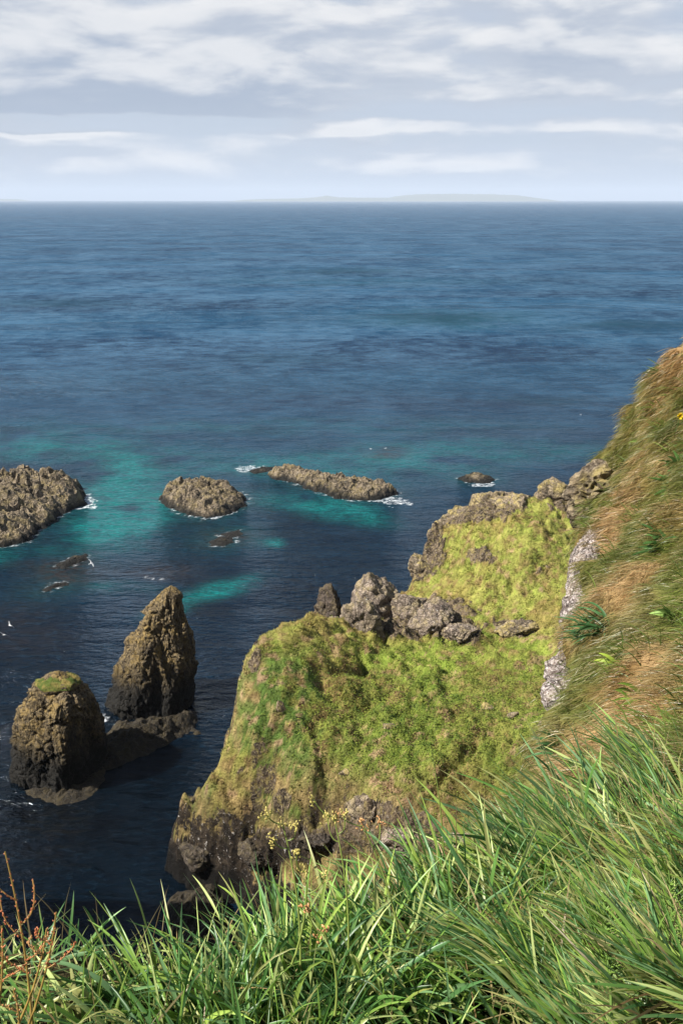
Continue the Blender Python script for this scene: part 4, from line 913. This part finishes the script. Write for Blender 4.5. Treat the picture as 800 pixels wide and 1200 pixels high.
stalk_plant('dock_plant', (66, 1069), (22, 1230), 1.7, redst, red, 'dock', 'slanting rust-orange dock stalk pointing towards the headland', GD, 2, .4, 2)
stalk_plant('dock_plant', (55, 1088), (12, 1220), 1.72, redst*1.1, orr, 'dock', 'shorter orange-yellow dock stalk just below the slanting one', GD, 3, .4, 1)
stalk_plant('dock_plant', (2, 1085), (-14, 1240), 1.65, redst, red, 'dock', 'dock stalk cut by the picture edge, red seeds only partly showing', GD, 4, .5, 3)
stalk_plant('dock_plant', (16, 1160), (14, 1250), 1.5, redst, orr, 'dock', 'lowest small dock stalk among the fine grass', GD, 5, .6, 1)
stalk_plant('grass_stalk', (331, 966), (352, 1130), 1.95, yst, yel, 'head', 'yellow clustered grass head with a side branch, first over the shaded rocks', GH, 6, .25, 3)
stalk_plant('grass_stalk', (391, 958), (408, 1120), 2.05, yst, yel, 'head', 'yellow clustered grass head standing highest over the shaded rocks', GH, 7, .22, 3)
stalk_plant('grass_stalk', (425, 968), (468, 1100), 2.1, yst, orr, 'head', 'nodding orange-tipped grass head next to the highest yellow one', GH, 8, .25, 2)
stalk_plant('grass_stalk', (358, 1022), (342, 1130), 1.85, yst, yel, 'head', 'small drooping yellow grass head below the first clustered one', GH, 9, .4, 2)
stalk_plant('grass_stalk', (380, 1094), (392, 1190), 1.6, yst, orr, 'head', 'small tan grass head low in front of the broad green tussock', GH, 10, .3, 1)
stalk_plant('grass_stalk', (505, 880), (520, 1040), 2.6, yst*.8, yst, 'dock', 'thin bare green stem bending up over the headland turf', GH, 11, .2, 0)
def horsetail(tip, base, dist, label, seed):
    r_ = np.random.default_rng(seed); top = at_d(tip[0], tip[1], np.array(dist)); bot = at_d(base[0], base[1], np.array(dist))
    pts = curve(bot, (bot+top)/2+np.array([.005, 0, 0]), top, 20); root = empty('horsetail', bot); tag(root, label, 'plant', 'horsetails in the cliff-edge grass')
    c_ = np.array([.16, .26, .06]); V, F_, cc_ = tube(pts, np.linspace(.003, .001, 20), c_); o1 = mesh_obj('stem', V, F_, M_leaf, cc_, loc=bot); o1.location = (0, 0, 0); o1.parent = root
    L_ = []
    for w_ in range(12):
        f = .28+.69*w_/12+r_.normal(0, .008); p0 = bot+(top-bot)*f; ln = (.062*(1-(w_/12)**1.3)+.008)*r_.uniform(.75, 1.1)
        for q in range(9):
            a = 2*np.pi*q/9+w_+r_.normal(0, .2); d_ = norm(np.array([math.cos(a), math.sin(a), .75+r_.normal(0, .25)])); L_.append(tube(curve(p0, p0+d_*ln*.5, p0+d_*ln+np.array([0, 0, ln*.25]), 4), [.0013, .0012, .001, .0005], np.array([.17, .28, .05])*r_.uniform(.8, 1.2), 4))
    V, F_, cc_ = join(L_); o2 = mesh_obj('foliage', V, F_, M_leaf, cc_, loc=bot); o2.location = (0, 0, 0); o2.parent = root
horsetail((706, 1045), (716, 1190), 1.6, 'green horsetail with whorled branches in the long grass', 1)
horsetail((783, 1020), (790, 1180), 1.7, 'horsetail half hidden by grass at the picture edge', 2)
def leaf_plant(name, px, py, nl, L, W, label, seed, col, spread=1.0, dist=None, droop=.9):
    r_ = np.random.default_rng(seed)
    # find the bank point under this pixel
    ss_, tt_ = np.meshgrid(np.linspace(1, 12, 180), np.linspace(2.7, 5.8, 120), indexing='ij'); PP, N2 = bank_pt(ss_, tt_)
    a, b_ = to_px(PP); e = np.hypot(a-px, b_-py); i = np.unravel_index(np.argmin(e), e.shape); P0, n0 = PP[i], N2[i]
    D0 = norm(n0*1.0+r_.normal(0, .55*spread, (nl, 3))+np.array([-.15, 0, .25])); bend = np.stack([D0[:, 0]*.6, D0[:, 1]*.4, -r_.uniform(.3, 1.6, nl)*droop], -1)
    cl = np.asarray(col)*r_.uniform(.7, 1.5, (nl, 1)); roots = P0+r_.normal(0, .035*spread, (nl, 3))
    V, F_, c_ = ribbons(roots, D0, bend, r_.uniform(.6, 1.1, nl)*L, r_.uniform(.7, 1.1, nl)*W, cl, 8, .35)
    return tag(mesh_obj(name, V, F_, M_leaf, c_, loc=P0), label, 'plant', 'leafy plants on the steep bank')
GL = [.045, .115, .035]
leaf_plant('strap_leaf_plant', 708, 738, 46, .34, .022, 'large dark green strap-leaved clump beside the white rock face', 1, GL, 1.5)
leaf_plant('strap_leaf_plant', 690, 748, 22, .22, .018, 'smaller strap-leaved clump below and seaward of the large dark one', 2, GL, 1.2)
leaf_plant('broad_leaf_plant', 776, 640, 16, .26, .04, 'broad-leaved rosette above the long straw grass', 3, [.06, .14, .035])
leaf_plant('broad_leaf_plant', 727, 782, 7, .16, .035, 'bright lime leaf catching the sun above a dark hole', 4, [.24, .32, .04], .6)
leaf_plant('broad_leaf_plant', 655, 872, 12, .20, .03, 'small dark leafy plant low on the bank below the white rock', 5, GL)
leaf_plant('broad_leaf_plant', 792, 572, 14, .26, .045, 'green leafy plant high on the bank under the yellow flower', 6, [.08, .17, .04])
leaf_plant('broad_leaf_plant', 757, 522, 8, .22, .04, 'light green rosette near the skyline of the bank', 7, [.16, .24, .05])
leaf_plant('broad_leaf_plant', 795, 545, 9, .22, .045, 'leafy plant between the rosette and the picture edge', 8, [.10, .2, .05])
leaf_plant('broad_leaf_plant', 792, 728, 9, .18, .04, 'pale green pointed leaf at the picture edge beside dark grass', 9, [.16, .25, .06], .7)
leaf_plant('broad_leaf_plant', 752, 825, 16, .15, .03, 'fresh green low leaves below the lime leaf', 10, [.13, .22, .03])
leaf_plant('broad_leaf_plant', 775, 438, 10, .26, .014, 'thin green plant breaking the skyline at the top of the bank', 11, [.15, .2, .06], .8, droop=.4)
# yellow flower
def flower(px, py, dist, label):
    c0 = at_d(px, py, np.array(dist)); root = empty('yellow_flower', c0-np.array([0, 0, .15])); tag(root, label, 'flower')
    V, F_, c_ = tube(curve(c0-np.array([.02, -.03, .16]), c0-np.array([.0, 0, .08]), c0, 8), .003, [.1, .16, .04]); o1 = mesh_obj('stem', V, F_, M_leaf, c_, loc=c0-np.array([0, 0, .15])); o1.location = (0, 0, 0); o1.parent = root
    n_ = 22; a = np.linspace(0, 2*np.pi, n_, endpoint=False); D0 = norm(np.stack([np.cos(a), -.6+0*a, np.sin(a)], -1))
    V, F_, c_ = ribbons(np.repeat(c0[None], n_, 0), D0, D0*0+np.array([0, -.1, 0]), np.full(n_, .042), np.full(n_, .014), np.repeat(np.array([[.85, .62, .02]]), n_, 0), 3); o2 = mesh_obj('petals', V, F_, M_leaf, c_, loc=c0-np.array([0, 0, .15])); o2.location = (0, 0, 0); o2.parent = root
flower(796, 487, 9.3, 'small yellow flower at the picture edge on the steep bank')

# white lichen rock face on the seaward rim of the bank
def rim_rock(path, rad, label, seed, mat, flat=.6):
    path = np.array(path, float); C_ = at_d(path[:, 0], path[:, 1], path[:, 2]); n, m = 170, 80
    t = np.linspace(0, len(C_)-1, n); cc_ = catmull(C_, t); r_ = np.interp(t, np.arange(len(rad)), rad); r_ = r_*np.sqrt(np.clip(np.minimum(t, len(C_)-1-t)/.35, 0, 1))
    th = np.linspace(0, 2*np.pi, m, endpoint=False); d = norm(np.gradient(cc_, axis=0)); a = norm(np.cross(d, [[.1, 1, 0]])); b_ = np.cross(d, a)
    V = cc_[None]+(a[None]*np.cos(th)[:, None, None]+b_[None]*np.sin(th)[:, None, None]*1.6)*r_[None, :, None]
    nn_ = norm(V-cc_[None]); w1, w2, wi = worley(V*np.array([5, 5, 3.2]), seed); a1, a2, _ = worley(V*12, seed+1)
    dsp = .12*fbm(V*2.2, 4, seed, ridged=True)+.06*(np.minimum(w2-w1, .1)/.1-1)+.13*(wi-.5)+.03*(np.minimum(a2-a1, .3)-.15)+.05*fbm(V*9, 4, seed+2, ridged=True)
    V = V+nn_*(dsp*np.clip(r_/.12, 0, 1)[None])[..., None]
    return tag(mesh_obj('lichen_outcrop', V, grid_faces(m, n, True), mat, smooth=False, loc=cc_[n//2]), label, 'rock outcrop')
rim_rock([(700,622,11.0),(692,640,10.8),(688,655,10.5),(681,680,10.2),(679,705,9.9),(676,730,9.6),(672,760,9.2),(669,785,8.8),(664,805,8.4),(658,830,8.0)],
   [.04, .075, .08, .06, .07, .08, .07, .09, .085, .05], 'white lichen-crusted rock face on the seaward rim of the steep bank', 5, M_white)
rim_rock([(712,585,12.4),(703,578,12.3),(698,596,12.2),(700,610,12.0)], [.15, .22, .2, .12], 'brown rock poking from the bank where it meets the far ridge', 9, M_crag)

# ------------------------------------------------------------------ gulls
def gull(px, py, z, heading, roll, label, span=1.3, flap=.25):
    c0 = at_z(px, py, z); n, m = 20, 10
    t = np.linspace(0, 1, n); y = (t-.45)*.56
    r_ = np.interp(t, [0, .08, .2, .3, .55, .8, 1], [.005, .032, .042, .062, .075, .035, .006])
    th = np.linspace(0, 2*np.pi, m, endpoint=False)
    B = np.stack([np.cos(th)[:, None]*r_, np.broadcast_to(-y, (m, n)), np.sin(th)[:, None]*r_*.85], -1).reshape(-1, 3)
    bc_ = np.broadcast_to([.8, .8, .8], (len(B), 3)).copy(); bc_[B[:, 1] > .235] = [.6, .4, .05]
    parts_ = [(B, grid_faces(m, n, True), bc_)]
    root = empty('gull', c0); tag(root, label, 'gull', 'gulls flying over the water')
    o1 = mesh_obj('body', *parts_[0][:2], M_bird, parts_[0][2]); o1.parent = root
    for sg in (-1, 1):
        s_ = np.linspace(0, 1, 14); le = np.interp(s_, [0, .4, 1], [.10, .17, -.06]); ch = np.interp(s_, [0, .4, .85, 1], [.20, .17, .08, .01]); zz = flap*span*.5*np.sin(s_*2.2)*.6
        xx = sg*s_*span/2; th_ = .012*(1-s_)+.002
        up_ = np.stack([np.stack([xx, le, zz], -1), np.stack([xx, le-ch*.4, zz+th_], -1), np.stack([xx, le-ch, zz], -1), np.stack([xx, le-ch*.4, zz-th_], -1)])
        wc = np.broadcast_to([.62, .64, .66], (4, 14, 3)).copy(); wc[:, s_ > .9] = [.05, .05, .05]; wc[3] = [.8, .8, .8]
        o_ = mesh_obj('wing', up_, grid_faces(4, 14, True), M_bird, wc); o_.parent = root
    tl = np.array([[-.02, -.26, 0], [.02, -.26, 0], [.06, -.40, 0], [-.06, -.40, 0], [-.02, -.26, .008], [.02, -.26, .008], [.06, -.40, .004], [-.06, -.40, .004]])
    o_ = mesh_obj('tail', tl, [(0,3,2,1),(4,5,6,7),(0,1,5,4),(1,2,6,5),(2,3,7,6),(3,0,4,7)], M_bird, np.full((8, 3), .8), smooth=False); o_.parent = root
    root.rotation_euler = (R(roll[0]), R(roll[1]), R(heading))
gull(5, 744, 6, 40, (-25, 40), 'white gull with both wings spread, lower of the pair near the picture edge', 1.35)
gull(12, 733, 6, 60, (0, 60), 'white gull banking steeply, upper of the pair near the picture edge', 1.3, .5)
gull(107, 660, 4, -35, (10, 45), 'white gull gliding past the brown skerry between reef and stacks', 1.35)
gull(434, 526, 5, 30, (0, 20), 'tiny pale gull far out beyond the long slanting reef', 1.3)

# ------------------------------------------------------------------ render settings
sc = bpy.context.scene
sc.render.engine = 'CYCLES'
sc.view_settings.view_transform = 'Standard'; sc.view_settings.look = 'None'; sc.view_settings.gamma = 1; sc.view_settings.exposure = 1.12
sc.view_settings.use_curve_mapping = False
sc.cycles.use_denoising = True
sc.cycles.max_bounces = 6; sc.cycles.diffuse_bounces = 2; sc.cycles.glossy_bounces = 2; sc.cycles.transmission_bounces = 3; sc.cycles.transparent_max_bounces = 4
sc.cycles.volume_bounces = 3; sc.cycles.caustics_reflective = False; sc.cycles.caustics_refractive = False
sc.cycles.sample_clamp_indirect = 4
